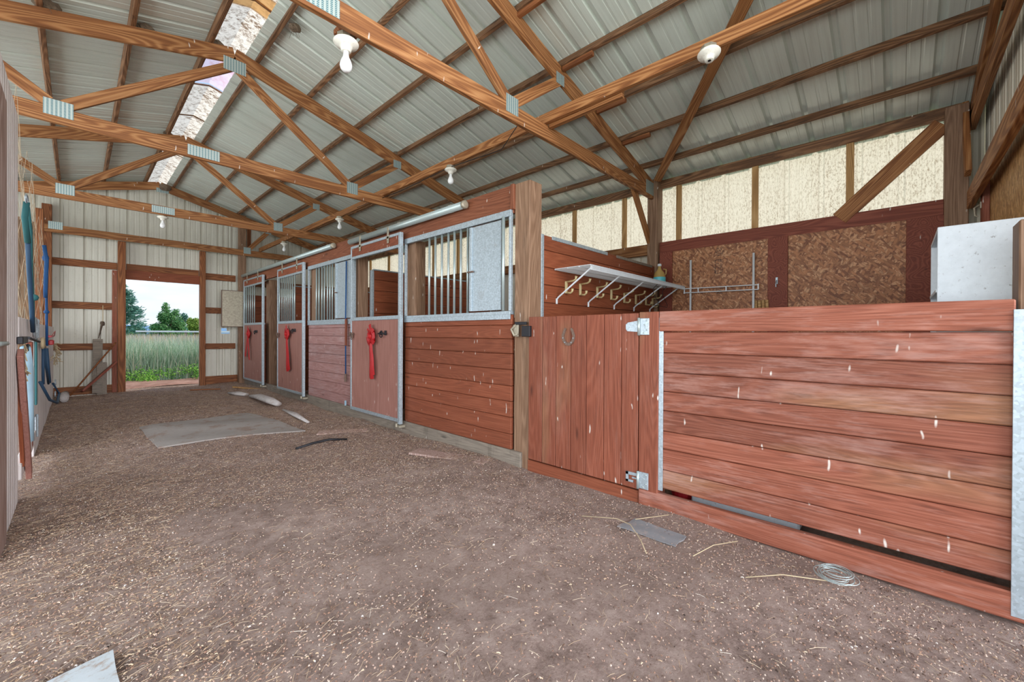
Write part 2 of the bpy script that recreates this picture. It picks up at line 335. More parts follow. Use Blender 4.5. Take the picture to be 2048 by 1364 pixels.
# ---------------------------------------------------------------- geometry helpers
class B:
    def __init__(s): s.v = []; s.f = []
    def add(s, vs, fs):
        o = len(s.v); s.v += [tuple(x) for x in vs]; s.f += [tuple(i+o for i in q) for q in fs]; return s
    def box(s, x0, x1, y0, y1, z0, z1, c=.003):
        """axis-aligned box with chamfered edges"""
        x0, x1 = min(x0, x1), max(x0, x1); y0, y1 = min(y0, y1), max(y0, y1); z0, z1 = min(z0, z1), max(z0, z1)
        c = min(c, (x1-x0)*.3, (y1-y0)*.3, (z1-z0)*.3)
        P = []; idx = {}
        X = (x0, x1); Y = (y0, y1); Z = (z0, z1)
        for i in (0, 1):
            for j in (0, 1):
                for k in (0, 1):
                    sx, sy, sz = (1-2*i)*c, (1-2*j)*c, (1-2*k)*c
                    idx[i, j, k] = len(P)
                    P += [(X[i], Y[j]+sy, Z[k]+sz), (X[i]+sx, Y[j], Z[k]+sz), (X[i]+sx, Y[j]+sy, Z[k])]
        Fc = []
        for a in (0, 1):
            q = [idx[a, j, k] for j, k in ((0, 0), (1, 0), (1, 1), (0, 1))]; Fc.append(q if a else q[::-1])
            q = [idx[i, a, k]+1 for i, k in ((0, 0), (0, 1), (1, 1), (1, 0))]; Fc.append(q if a else q[::-1])
            q = [idx[i, j, a]+2 for i, j in ((0, 0), (1, 0), (1, 1), (0, 1))]; Fc.append(q if a else q[::-1])
        for a in (0, 1):
            for b_ in (0, 1):
                Fc.append([idx[a, b_, 0], idx[a, b_, 1], idx[a, b_, 1]+1, idx[a, b_, 0]+1])
                Fc.append([idx[a, 0, b_], idx[a, 1, b_], idx[a, 1, b_]+2, idx[a, 0, b_]+2])
                Fc.append([idx[0, a, b_]+1, idx[1, a, b_]+1, idx[1, a, b_]+2, idx[0, a, b_]+2])
        for q in idx.values(): Fc.append([q, q+1, q+2])
        return s.add(P, Fc)
    def bar(s, p0, p1, w_, h_, up=(0, 0, 1)):
        p0, p1 = Vector(p0), Vector(p1); d = (p1-p0).normalized(); u = Vector(up)
        if abs(d.dot(u)) > .98: u = Vector((1, 0, 0))
        sd = d.cross(u).normalized(); u = sd.cross(d)
        P = [p + sd*a*w_/2 + u*b_*h_/2 for p in (p0, p1) for a, b_ in ((-1, -1), (1, -1), (1, 1), (-1, 1))]
        return s.add(P, [(0, 3, 2, 1), (4, 5, 6, 7), (0, 1, 5, 4), (1, 2, 6, 5), (2, 3, 7, 6), (3, 0, 4, 7)])
    def tube(s, pts, r, n=8, closed=False, caps=True):
        pts = [Vector(p) for p in pts]; m = len(pts); rings = []
        ref = None
        for i, p in enumerate(pts):
            a = pts[(i-1) % m] if (closed or i > 0) else p; b_ = pts[(i+1) % m] if (closed or i < m-1) else p
            d = (b_-a).normalized()
            if ref is None: ref = Vector((0, 0, 1)) if abs(d.z) < .9 else Vector((1, 0, 0))
            sd = d.cross(ref)
            if sd.length < 1e-4: sd = d.orthogonal()
            sd.normalize(); ref = sd.cross(d).normalized()
            rr = r[i] if hasattr(r, '__len__') else r
            rings.append([p + (sd*math.cos(t)+ref*math.sin(t))*rr for t in [2*math.pi*j/n for j in range(n)]])
        V = [v for R in rings for v in R]; Fc = []
        for i in range(m if closed else m-1):
            for j in range(n):
                a, b_ = i*n, ((i+1) % m)*n
                Fc.append((a+j, a+(j+1) % n, b_+(j+1) % n, b_+j))
        if not closed and caps: Fc += [tuple(range(n))[::-1], tuple((m-1)*n+j for j in range(n))]
        return s.add(V, Fc)
    def lathe(s, prof, c, n=20, axis=(0, 0, 1)):
        q = Vector((0, 0, 1)).rotation_difference(Vector(axis)); c = Vector(c)
        V = [c + q @ Vector((r*math.cos(2*math.pi*j/n), r*math.sin(2*math.pi*j/n), z)) for r, z in prof for j in range(n)]
        Fc = [(i*n+j, i*n+(j+1) % n, (i+1)*n+(j+1) % n, (i+1)*n+j) for i in range(len(prof)-1) for j in range(n)]
        Fc += [tuple(range(n))[::-1], tuple((len(prof)-1)*n+j for j in range(n))]
        return s.add(V, Fc)
    def ball(s, c, r, n=10, sq=(1, 1, 1), jit=0):
        m_ = max(4, n//2); V = []; c = Vector(c)
        for i in range(m_+1):
            for j in range(n):
                a, b_ = math.pi*i/m_, 2*math.pi*j/n; q = 1+random.uniform(-jit, jit) if 0 < i < m_ else 1
                V.append(c+Vector((math.sin(a)*math.cos(b_)*sq[0], math.sin(a)*math.sin(b_)*sq[1], math.cos(a)*sq[2]))*r*q)
        return s.add(V, [(i*n+j, i*n+(j+1) % n, (i+1)*n+(j+1) % n, (i+1)*n+j) for i in range(m_) for j in range(n)])
    def build(s, name, mat, parent=None, smooth=False, matrix=None, fix=False):
        me = bpy.data.meshes.new(name); o_ = Vector((0, 0, 0))
        if matrix is None:
            xs = [v[0] for v in s.v]; ys = [v[1] for v in s.v]; zs = [v[2] for v in s.v]
            o_ = Vector(((min(xs)+max(xs))/2, (min(ys)+max(ys))/2, min(zs)))
            me.from_pydata([(v[0]-o_.x, v[1]-o_.y, v[2]-o_.z) for v in s.v], [], s.f)
        else: me.from_pydata(s.v, [], s.f)
        if fix:
            bm = bmesh.new(); bm.from_mesh(me); bmesh.ops.remove_doubles(bm, verts=bm.verts, dist=1e-6)
            bmesh.ops.recalc_face_normals(bm, faces=bm.faces); bm.to_mesh(me); bm.free()
        if smooth: me.shade_smooth()
        me.materials.append(MAT[mat] if isinstance(mat, str) else mat)
        o = bpy.data.objects.new(name, me); COL.objects.link(o)
        M = matrix if matrix is not None else Matrix.Translation(o_)
        if parent is not None:
            o.parent = parent; M = Matrix.Translation(-world(parent)) @ M
        o.matrix_basis = M
        return o
def world(o):
    l = o.matrix_basis.translation.copy()
    while o.parent: o = o.parent; l = l + o.matrix_basis.translation
    return l
def thing(name, label, cat, loc, group=None):
    o = bpy.data.objects.new(name, None); COL.objects.link(o); o.empty_display_size = .1
    o.matrix_basis = Matrix.Translation(loc); o['label'] = label; o['category'] = cat
    if group: o['group'] = group
    return o
def tag(o, label, cat, group=None, kind=None):
    o['label'] = label; o['category'] = cat
    if group: o['group'] = group
    if kind: o['kind'] = kind
    return o
def struct(o, label=None):
    o['kind'] = 'structure'
    if label: o['label'] = label
    return o
def beam(name, p0, p1, w_, h_, mat, parent=None, up=(0, 0, 1), c=.003):
    """straight board whose own X runs along its length (the grain follows it)"""
    p0, p1 = Vector(p0), Vector(p1); d = p1-p0; L = d.length; d.normalize(); u = Vector(up)
    if abs(d.dot(u)) > .98: u = Vector((0, 1, 0))
    y = u.cross(d).normalized(); z = d.cross(y)
    M = Matrix(((d.x, y.x, z.x, p0.x), (d.y, y.y, z.y, p0.y), (d.z, y.z, z.z, p0.z), (0, 0, 0, 1)))
    b = B().box(0, L, -w_/2, w_/2, -h_/2, h_/2, c)
    return b.build(name, mat, parent, matrix=M)

def ribbed(u, v, n, o, width, lo, hi, mat, name, parent=None, pitch=.295, rib=.026, cuts=None):
    """ribbed steel: ribs run along u; profile steps along v; lo(s), hi(s) give the ends along u at offset s"""
    u, v, n, o = map(Vector, (u, v, n, o)); prof = []
    s = 0.0
    base = [(0, 0), (.020, 0), (.034, rib), (.062, rib), (.076, 0), (.128, 0), (.133, .0035), (.147, .0035), (.152, 0), (.208, 0), (.213, .0035), (.227, .0035), (.232, 0)]
    k = 0
    while s < width:
        for a, h in base:
            if s+a < width: prof.append((s+a, h))
        s += pitch
    prof.append((width, 0))
    b = B(); V = []; Fc = []
    for a, h in prof:
        p = o + v*a + n*h
        V += [p + u*lo(a), p + u*hi(a)]
    for i in range(len(prof)-1): Fc.append((2*i, 2*i+2, 2*i+3, 2*i+1))
    b.add(V, Fc)
    ob = b.build(name, mat, parent)
    return ob

RX = 1.13; RZ = 4.10; SL = 0.265; EX = 5.15; WX = -2.89; Y0 = -0.50; Y1 = 10.95
def top(x): return RZ - SL*abs(x-RX)           # upper edge of the top chords
def sheet_z(x): return top(x) + .068

# ================================================================ SETTING
fl = B(); nx, ny = 90, 130
def gz(x, y):
    z = .012*math.sin(x*2.1+y*.9)+.010*math.sin(x*4.3-y*3.1)+.006*math.sin(y*7.7+x*5)
    z -= .015
    if x < .6: z -= .05*(.6-x)/.9 if x > -.3 else .05
    return z
vs = []; X_A, X_B, Y_A, Y_B = -3.4, 5.2, -3.0, 11.3
for j in range(ny+1):
    for i in range(nx+1):
        x = X_A+(X_B-X_A)*i/nx; y = Y_A+(Y_B-Y_A)*j/ny
        vs.append((x, y, gz(x, y)))
fl.add(vs, [(j*(nx+1)+i, j*(nx+1)+i+1, (j+1)*(nx+1)+i+1, (j+1)*(nx+1)+i) for j in range(ny) for i in range(nx)])
struct(fl.build('floor', 'barn_dirt', smooth=True), 'bare brown dirt floor strewn with straw and shavings')
g = B().add([(-200, -200, -.10), (200, -200, -.10), (200, 400, -.10), (-200, 400, -.10)], [(0, 1, 2, 3)])
struct(g.build('ground', 'field_ground'))
re_ = B(); vs = []
for j in range(13):
    for i in range(21):
        x = -2+i*.35; y = 11.2+j*.12
        vs.append((x, y, .02*math.sin(x*3+y*2)-.01*(j > 9)-.03*(j == 0)+.02))
re_.add(vs, [(j*21+i, j*21+i+1, (j+1)*21+i+1, (j+1)*21+i) for j in range(12) for i in range(20)])
struct(re_.build('trim_1', 'red_earth', smooth=True), 'reddish bare earth at the far doorway threshold')
hl = B(); 
for cx, cy, rx_, rz_ in ((60, 320, 90, 7), (-30, 360, 110, 9), (150, 340, 90, 5)):
    hl.ball((cx, cy, -2), 1, 24, (rx_, 25, rz_))
struct(hl.build('hills', 'far_hill', smooth=True))

# roof: two ribbed slopes, ribs running down the slope
cs = math.cos(math.atan(SL)); 
LR = (EX+.15-RX-.12)/cs
ribbed((cs, 0, -SL*cs), (0, 1, 0), (SL*cs, 0, cs), (RX+.12, -.553, sheet_z(RX+.12)), Y1-Y0+.15, lambda a: 0, lambda a: LR, 'roof_steel', 'ceiling', pitch=.288)
c1 = bpy.data.objects['ceiling']; struct(c1, 'right slope of the ribbed pale steel roof')
c2 = ribbed((-cs, 0, -SL*cs), (0, 1, 0), (-SL*cs, 0, cs), (RX-.17, -.553, sheet_z(RX-.17)), Y1-Y0+.15, lambda a: 0, lambda a: LR, 'roof_steel', 'ceiling', pitch=.288)
struct(c2, 'left slope of the ribbed pale steel roof')
# ridge cap of light-passing panels, in lapped lengths
def capseg(y0, y1, mat, lift=0.0, corr=False):
    b = B(); xs = [RX-.30, RX-.16, RX, RX+.16, RX+.30]
    nn = 14 if corr else 1; vs = []
    for j in range(nn+1):
        y = y0+(y1-y0)*j/nn; h = (.018*(j % 2)) if corr else 0
        for x in xs: vs.append((x, y, sheet_z(x)+.035+lift+h-(.012 if abs(x-RX) > .2 else 0)))
    b.add(vs, [(j*5+i, j*5+i+1, (j+1)*5+i+1, (j+1)*5+i) for j in range(nn) for i in range(4)])
    return b.build('ridge_panel', mat)
cap_root = thing('ridge_skylight', 'bright speckled light-passing ridge cap running the length of the roof', 'skylight', (RX, 5.2, sheet_z(RX)+.03))
for y0, y1, mt, lf, cc in ((-.6, 3.55, 'ridge_fibreglass', 0, 0), (3.5, 4.22, 'ridge_fibreglass', .004, 0), (4.2, 4.36, 'ridge_fibreglass_brown', .008, 0), (4.34, 4.50, 'ridge_fibreglass_brown', .012, 0),
                           (4.48, 5.45, 'ridge_fibreglass', .004, 0), (5.42, 6.28, 'ridge_fibreglass_lilac', .03, 1), (6.25, 7.3, 'ridge_fibreglass', .004, 0), (7.28, 9.1, 'ridge_fibreglass', 0, 0), (9.05, 11.05, 'ridge_fibreglass', .004, 0)):
    o = capseg(y0, y1, mt, lf, cc); o.parent = cap_root; o.matrix_basis = Matrix.Translation(-world(cap_root)) @ o.matrix_basis
    if 'brown' in mt: o['label'] = 'brown stained lap of the ridge cap'
    if 'lilac' in mt: o['label'] = 'lilac corrugated length of the ridge cap'
for y in (3.52, 4.35, 5.44, 6.27, 7.3, 9.08):
    b = B()
    for sx in (-1, 1): b.bar((RX, y, sheet_z(RX)+.03), (RX+sx*.28, y, sheet_z(RX+sx*.28)+.03), .012, .012)
    b.build('joint_strip', 'purlin_wood', cap_root)

# far gable wall with its doorway (X .64 to 1.80, 2.15 high) and a torn hole
fwall = thing('wall_back', 'ribbed off-white steel wall with the far doorway', 'wall', (1.1, Y1, 0)); fwall['kind'] = 'structure'; del fwall['category']
def fw_seg(x0, x1, z0, z1=None):
    return ribbed((0, 0, 1), (1, 0, 0), (0, 1, 0), (x0, Y1, 0), x1-x0, lambda a: z0, (lambda a: z1) if z1 else (lambda a: sheet_z(x0+a)), 'wall_steel', 'steel_sheet', fwall)
fw_seg(WX, .64, -.05); fw_seg(.64, 1.80, 2.15)
fw_seg(1.80, 2.20, -.05); fw_seg(2.20, 2.36, -.05, 1.10); fw_seg(2.20, 2.30, 1.22); fw_seg(2.30, 2.36, 1.16); fw_seg(2.36, EX, -.05)
# right outer wall: steel below, light-passing fibreglass above
o = ribbed((0, 0, 1), (0, 1, 0), (1, 0, 0), (EX+.04, Y0, 0), Y1-Y0, lambda a: -.05, lambda a: 2.24, 'gable_steel', 'wall_right'); struct(o, 'lower ribbed steel part of the right outer wall')
o = ribbed((0, 0, 1), (0, 1, 0), (1, 0, 0), (EX+.02, -.36, 0), Y1+.36, lambda a: 2.20, lambda a: sheet_z(EX)+.03, 'wall_fibreglass', 'window_1', rib=.016); struct(o, 'glowing stained fibreglass band along the top of the right wall')
# near gable wall, right part (beyond the camera's right)
o = ribbed((0, 0, 1), (1, 0, 0), (0, -1, 0), (2.62, Y0-.02, 0), EX+.06-2.62, lambda a: -.05, lambda a: sheet_z(2.62+a), 'gable_steel', 'wall_front', pitch=.23); struct(o, 'near gable wall of ribbed cream steel')
o = ribbed((0, 0, 1), (0, 1, 0), (1, 0, 0), (EX+.045, Y0-.02, 0), .20, lambda a: 2.2, lambda a: 3.14, 'gable_steel', 'wall_right'); struct(o, 'steel corner strip beside the fibreglass band')

# ================================================================ ROOF FRAME
T = .038; BC0, BC1 = 2.844, 2.975
def plate(parent, x0, x1, z0, z1, y, label=None):
    o = B().box(x0, x1, y-.003, y, z0, z1, .0005).build('gusset_plate', 'gusset_steel', parent)
    return o
def truss(Y, label, webs='full', nodes=(-.12, 2.40), plates=True, xr=EX):
    t = thing('roof_truss', label, 'truss', (RX, Y, BC0), 'timber roof trusses')
    yc = Y+T/2; hv = .148; off = hv/2*math.sqrt(1+SL*SL)
    for s in (-1, 1):
        xe = EX-.02 if s > 0 else WX+.02
        beam('top_chord', (RX, yc, RZ-off), (xe, yc, top(xe)-off), T, hv, 'truss_wood', t, up=(0, 0, 1))
    beam('bottom_chord', (WX+.05, yc, (BC0+BC1)/2), (EX-.02, yc, (BC0+BC1)/2), T, BC1-BC0, 'truss_wood', t)
    n0, n1 = nodes
    ztc = lambda x: top(x)-.15
    if webs == 'full':
        beam('web', (n0+.05, yc, BC1+.03), (RX-.03, yc, RZ-.205), T-.002, .089, 'truss_wood', t)
        beam('web', (n1-.05, yc, BC1+.03), (RX+.03, yc, RZ-.205), T-.002, .089, 'truss_wood', t)
        beam('web', (n0-.04, yc, BC1+.03), (-.80, yc, ztc(-.80)+.02), T-.002, .089, 'truss_wood', t)
        plate(t, RX-.10, RX+.10, RZ-.26, RZ-.125, Y)
    beam('web', (n1+.04, yc, BC1+.03), (3.05, yc, ztc(3.05)+.02), T-.002, .089, 'truss_wood', t)
    if webs == 'far':
        plate(t, RX-.06, RX+.13, RZ-.21, RZ-.125, Y)
    if plates:
        plate(t, n0-.07, n0+.10, BC0+.055, BC1+.055, Y); plate(t, n1-.07, n1+.07, BC0+.05, BC1+.06, Y)
        plate(t, 2.98, 3.10, ztc(3.04)-.03, ztc(3.04)+.07, Y)
        if webs != 'far': plate(t, .74, 1.00, BC0+.02, BC1-.01, Y)
        plate(t, EX-.34, EX-.05, BC0+.04, BC1+.07, Y)
    return t
truss(2.27, 'nearest roof truss, its bottom chord crossing above the tall near stall post')
truss(5.06, 'middle roof truss whose ridge plate shows fully under the skylight')
truss(7.86, 'third roof truss, partly behind the middle one, with a lamp below it')
truss(10.64, 'farthest roof truss standing against the far gable wall', webs='far', nodes=(-.27, 2.62))
# gable truss at the near end (right half shows)
t = thing('roof_truss', 'gable truss against the near cream steel wall at top right', 'truss', (3.9, -.46, BC0), 'timber roof trusses')
beam('bottom_chord', (2.66, -.445, 2.91), (EX-.02, -.445, 2.91), T, .13, 'truss_wood', t)
beam('top_chord', (RX, -.445, RZ-.072), (EX-.02, -.445, top(EX)-.07), T, .14, 'truss_wood', t)
beam('knee_block', (5.10, -.400, 3.06), (4.86, -.400, 2.42), T, .089, 'truss_wood', t)

PUR = [(1.345, 'right slope, the one beside the ridge skylight'), (1.89, 'right slope, next below the one beside the skylight'), (2.47, 'right slope, third from the ridge'), (3.07, 'right slope, midway down above the lamps'), (3.66, 'right slope, third up from the outer wall'), (4.20, 'right slope, second up from the outer wall'), (4.74, 'right slope, lowest above the fibreglass band'),
       (.92, 'left slope, the one beside the ridge skylight'), (.34, 'left slope, next below the one beside the skylight'), (-.215, 'left slope, third from the ridge'), (-.79, 'left slope, fourth from the ridge'), (-1.36, 'left slope, fifth from the ridge')]
for x, lb in PUR:
    s = 1 if x > RX else -1
    o = beam('purlin', (x, Y0-.05, top(x)+.033), (x, Y1, top(x)+.033), .038, .064, 'purlin_wood', up=(SL*s, 0, 1))
    tag(o, 'long purlin under the steel roof, ' + lb, 'purlin', 'roof purlins')
# purlin splice cleats seen on the right slope
for i, (x, y, lb) in enumerate(((2.47, 2.20, 'short wooden cleat under a purlin just left of the nearest truss, high up'), (3.07, 2.16, 'short wooden cleat under the purlin above the nearest truss web plate'), (3.66, 2.16, 'short wooden cleat under the purlin near the long brace crossing'), (4.20, 2.16, 'short wooden cleat under a purlin close to the outer post'))):
    tag(beam('purlin_cleat', (x, y-.22, top(x)-.022), (x, y+.10, top(x)-.022), .038, .04, 'framing_wood'), lb, 'block', 'purlin cleats')
tag(beam('long_brace', (2.84, -.42, 3.022), (2.84, 5.4, 3.022), .038, .089, 'truss_wood'), 'long lengthwise brace lying on the truss bottom chords, near part', 'brace')
tag(beam('long_brace', (2.882, 5.0, 3.022), (2.882, 10.7, 3.022), .038, .089, 'truss_wood'), 'long lengthwise brace lying on the truss bottom chords, far part', 'brace')
tag(beam('lap_board', (2.882, 1.55, 2.992), (2.882, 2.26, 2.992), .038, .089, 'truss_wood'), 'short board lapped beside the long brace near the nearest truss', 'brace')
# diagonal under the purlins from the outer post up toward the ridge
def rp_(x, y, off): return (x, y, top(x)+off)
tag(beam('diagonal_brace', rp_(4.98, 2.20, -.022), rp_(1.85, -.36, -.022), .089, .038, 'truss_wood', up=(SL, 0, 1)), 'flat diagonal brace under the right roof slope, running up from the outer post', 'brace')
tag(beam('knee_brace', (4.60, 2.335, 2.90), (5.07, 2.335, 2.30), .089, .038, 'truss_wood', up=(0, 1, 0)), 'short knee brace from the nearest truss down to the outer post', 'brace')
tag(beam('wall_brace', (5.092, -.27, 2.94), (5.092, .42, 2.26), .14, .036, 'truss_wood', up=(1, 0, 0)), 'broad diagonal brace crossing the fibreglass band at the near corner', 'brace')

# outer posts and plates
def post(x0, x1, y0, y1, z1, lb, mat='post_wood', z0=-.05, cat='post', grp=None):
    o = B().box(x0, x1, y0, y1, z0, z1, .005).build('wooden_post', mat); return tag(o, lb, cat, grp)
post(5.02, 5.16, 2.35-.14, 2.35, 3.10, 'thick outer wall post where the stall partition meets the fibreglass wall')
post(5.02, 5.16, -.42, -.28, 3.05, 'corner post of the near gable beside the fibreglass band')
post(5.02, 5.16, 5.10, 5.24, 3.04, 'outer wall post behind the middle stall partition')
post(5.02, 5.16, 7.90, 8.04, 3.04, 'outer wall post behind the far stall partition')
tag(beam('eave_plate', (5.122, -.42, 3.037), (5.122, 10.9, 3.037), .04, .105, 'purlin_wood'), 'long eave plate along the top of the fibreglass band', 'beam')
tag(beam('wall_girt', (5.10, -.28, 2.225), (5.10, 2.21, 2.225), .045, .14, 'maroon_board'), 'maroon girt under the fibreglass band in the tack room', 'girt')
tag(beam('wall_girt', (5.10, 2.36, 2.225), (5.10, 10.7, 2.225), .045, .14, 'truss_wood'), 'brown girt under the fibreglass band behind the stalls', 'girt')
for y, lb in ((.345, 'nearest the corner brace'), (1.155, 'midway between corner and thick outer post'), (1.99, 'just right of the thick outer post'), (2.73, 'just left of the thick outer post'), (3.55, 'over the near stall, second left of the outer post'), (4.4, 'over the near stall, beside the tall front post'), (6.3, 'behind the middle stall'), (7.1, 'behind the middle stall, farther one'), (8.9, 'behind the far stall'), (9.8, 'behind the far stall, farthest one')):
    tag(B().box(5.115, 5.152, y-.03, y+.03, 2.295, 2.984, .002).build('wall_stud', 'pale_stud_wood'), 'upright stud on the fibreglass band, ' + lb, 'stud', 'fibreglass band studs')

# far gable framing (inner faces)
WY = Y1-.045
def hgirt(x0, x1, z0, z1, lb, mat='framing_wood', y=None):
    y = WY if y is None else y
    tag(beam('wall_girt', (x0, y+.019, (z0+z1)/2), (x1, y+.019, (z0+z1)/2), .038, z1-z0, mat), lb, 'girt', 'far gable wall girts')
hgirt(-2.8, .53, 2.316, 2.446, 'far wall girt left of the doorway, level with its header')
hgirt(-2.8, .53, 1.544, 1.672, 'far wall girt left of the doorway at head height')
hgirt(-2.8, .53, .786, .908, 'far wall girt left of the doorway at knee height')
hgirt(-2.8, .53, -.03, .12, 'far wall sill board left of the doorway, on the ground')
hgirt(.66, 1.79, 2.33, 2.45, 'upper header board over the far doorway')
tag(B().box(.64, 1.80, WY-.01, WY+.03, 2.15, 2.33).build('door_header', 'red_plank_x'), 'pinkish lower header board right over the far doorway', 'board')
hgirt(1.91, 2.46, 2.27, 2.41, 'far wall girt between the doorway and the stalls, upper')
hgirt(1.91, 2.46, 1.54, 1.67, 'far wall girt between doorway and stalls, middle, behind the open feed door')
hgirt(1.91, 2.46, .76, .885, 'far wall girt between doorway and stalls, lower')
hgirt(1.91, 2.50, -.03, .17, 'far wall sill board right of the doorway, on the ground')
hgirt(2.66, 5.10, 2.20, 2.34, 'far wall girt behind the stalls, just above the planks')
post(.535, .645, WY-.10, WY+.02, 2.86, 'left jamb post of the far doorway', 'framing_wood_z')
post(1.80, 1.895, WY-.10, WY+.02, 2.86, 'right jamb post of the far doorway', 'framing_wood_z')
tag(B().box(.46, .53, WY-.02, WY+.02, -.03, 2.3).build('jamb_board', 'red_plank_z'), 'reddish board beside the left doorway jamb', 'board')
post(2.475, 2.605, 10.66, 10.80, top(2.54)+.02, 'tall far post rising to the roof where the stall front ends', 'post_wood')
tag(B().box(2.68, 2.75, WY-.05, WY, 2.98, 3.6).build('wall_stud', 'framing_wood_z'), 'short stud above the farthest truss chord beside the tall far post', 'stud')
post(-.42, -.30, 10.78, 10.92, 3.35, 'dark corner post at the left end of the far wall', 'framing_wood_z')

# ================================================================ STALLS
XS = 2.60
def planks_y(x0, x1, y0, y1, zs, gap=.003, c=.005):
    b = B()
    for a, c_ in zip(zs[:-1], zs[1:]): b.box(x0, x1, y0, y1, a+gap/2, c_-gap/2, c)
    return b
tag(beam('header_beam', (2.615, 2.43, 2.295), (2.585, 10.75, 2.31), .045, .245, 'header_wood'), 'long red header beam over the stall fronts', 'beam')
post(2.60, 2.76, 2.25, 2.42, 2.42, 'tall weathered near post at the corner of the first stall')
tag(beam('header_end_block', (2.60, 2.435, 2.20), (2.60, 2.435, 2.42), .05, .04, 'header_wood', up=(0, 1, 0)), 'short end board closing the red header at the near post', 'board')
tag(planks_y(2.575, 2.62, 2.32, 10.75, [-.06, .115], 0).build('kick_board', 'grey_board'), 'greyish ground board under the stall fronts', 'board')
def post_s(y0, y1, lb): post(2.625, 2.765, y0, y1, 2.18, lb)
post_s(3.98, 4.20, 'stall post between the near grille and the first sliding door')
post_s(5.34, 5.50, 'stall post at the far side of the first sliding door')
post_s(6.80, 6.98, 'stall post between the middle grille and the second sliding door')
post_s(9.10, 9.30, 'stall post beside the dark doorway gap')
ZP = [.115, .248, .395, .533, .668, .81, .949, 1.079, 1.20, 1.293]
def stall_front(y0, y1, label, mat, bars, feed=None, zs=ZP, pane_open=False):
    t = thing('stall_front', label, 'stall front', (XS, (y0+y1)/2, .115), 'plank stall fronts with steel grilles')
    planks_y(2.585, 2.622, y0, y1, zs).build('plank_panel', mat, t)
    B().box(2.565, 2.615, y0, y1, 1.293, 1.322, .002).box(2.567, 2.573, y0, y1, 1.25, 1.30, .001).build('bottom_rail', 'galvanised', t)
    B().box(2.567, 2.60, y0, y1, 2.143, 2.20, .002).build('top_rail', 'galvanised', t)
    for y in (y0+.012, y1-.012): B().box(2.57, 2.60, y-.012, y+.012, 1.322, 2.143, .002).build('side_channel', 'galvanised', t)
    for y in bars: B().tube([(2.592, y, 1.32), (2.592, y, 2.15)], .0125, 10).build('bar', 'galvanised_pipe', t, smooth=True)
    if feed:
        f0, f1 = feed
        fd = B().box(2.572, 2.580, f0, f1, 1.335, 2.13, .001).box(2.560, 2.584, f1-.035, f1, 1.335, 2.13, .002).build('feed_door', 'galvanised', t)
        B().tube([(2.566, f0-.035, 1.325), (2.566, f0-.035, 2.15)], .015, 10).build('hinge_pipe', 'galvanised_pipe', fd, smooth=True)
        B().box(2.550, 2.566, f1-.06, f1+.02, 1.70, 1.715, .002).build('latch', 'rusty_iron', fd)
    return t
stall_front(2.44, 4.12, 'near stall front: red planks below an upright steel grille with a large feed door', 'red_plank_y', [3.662, 3.555, 3.442, 3.334, 3.237, 3.136, 3.031], (2.56, 2.975))
stall_front(5.36, 6.98, 'middle stall front: red planks tinted lilac as if by side light, below a steel grille', 'red_plank_sidelit', [6.676, 6.579, 6.466, 6.373, 6.264, 6.176, 6.089, 5.99], (5.44, 5.93))
t = stall_front(9.32, 10.65, 'far stall front ending at the far wall, its feed door hanging open', 'red_plank_y', [])
fd = B().box(2.135, 2.545, 10.575, 10.585, 1.26, 2.03, .001).build('feed_door', 'galvanised_old', t); fd['label'] = 'open feed door standing out into the aisle'
B().box(2.125, 2.14, 10.565, 10.59, 1.255, 2.035, .001).box(2.125, 2.55, 10.565, 10.59, 2.03, 2.042, .001).box(2.125, 2.55, 10.565, 10.59, 1.25, 1.262, .001).build('door_edge', 'rusty_iron', fd)
# partitions
ZQ = [.02, .17, .32, .47, .62, .77, .93, 1.09, 1.245, 1.40, 1.555, 1.71, 1.86, 1.99]
def partition(y, label, x0=2.80, cap='wood'):
    t = thing('stall_partition', label, 'partition', ((x0+5.02)/2, y, 0), 'plank stall partitions')
    b = B()
    for a, c_ in zip(ZQ[:-1], ZQ[1:]): b.box(x0, 5.01, y-.02, y+.02, a+.002, c_-.002, .004)
    b.build('plank_panel', 'red_plank_x', t)
    if cap == 'wood':
        B().box(2.90, 3.86, y-.026, y-.021, 1.962, 1.995, .001).build('cap_strip', 'galvanised', t)
        B().box(4.05, 4.95, y-.026, y-.021, 1.962, 1.992, .001).build('cap_strip', 'grey_board', t)
        B().box(x0-.035, x0, y-.028, y+.028, -.0, 1.99, .002).build('end_channel', 'galvanised', t)
    else:
        B().box(x0, 5.0, y-.024, y+.024, 1.99, 2.008, .002).build('cap_strip', 'galvanised', t)
        B().box(x0-.035, x0, y-.028, y+.028, 0, 1.99, .002).build('end_channel', 'galvanised', t)
    return t
partition(2.27, 'near plank partition that carries the white wire shelf', 2.785)
partition(5.27, 'plank partition behind the first sliding door', 2.80, 'steel')
partition(8.25, 'plank partition between middle and far stall', 2.80, 'steel')
b = B()
for a, c_ in zip(ZQ[:-1], ZQ[1:]): b.box(2.64, 5.08, 10.84, 10.88, a+.002, c_-.002, .004)
tag(b.build('plank_lining', 'red_plank_x'), 'red plank lining on the far gable wall inside the last stall', 'plank lining')
b = B()
for a, c_ in zip(ZQ[:9], ZQ[1:10]):
    for y0, y1 in ((2.40, 5.08), (5.31, 7.88), (8.29, 10.80)): b.box(5.04, 5.07, y0, y1, a+.002, c_-.002, .004)
tag(b.build('plank_lining', 'red_plank_y'), 'red plank lining along the outer wall inside the stalls', 'plank lining')

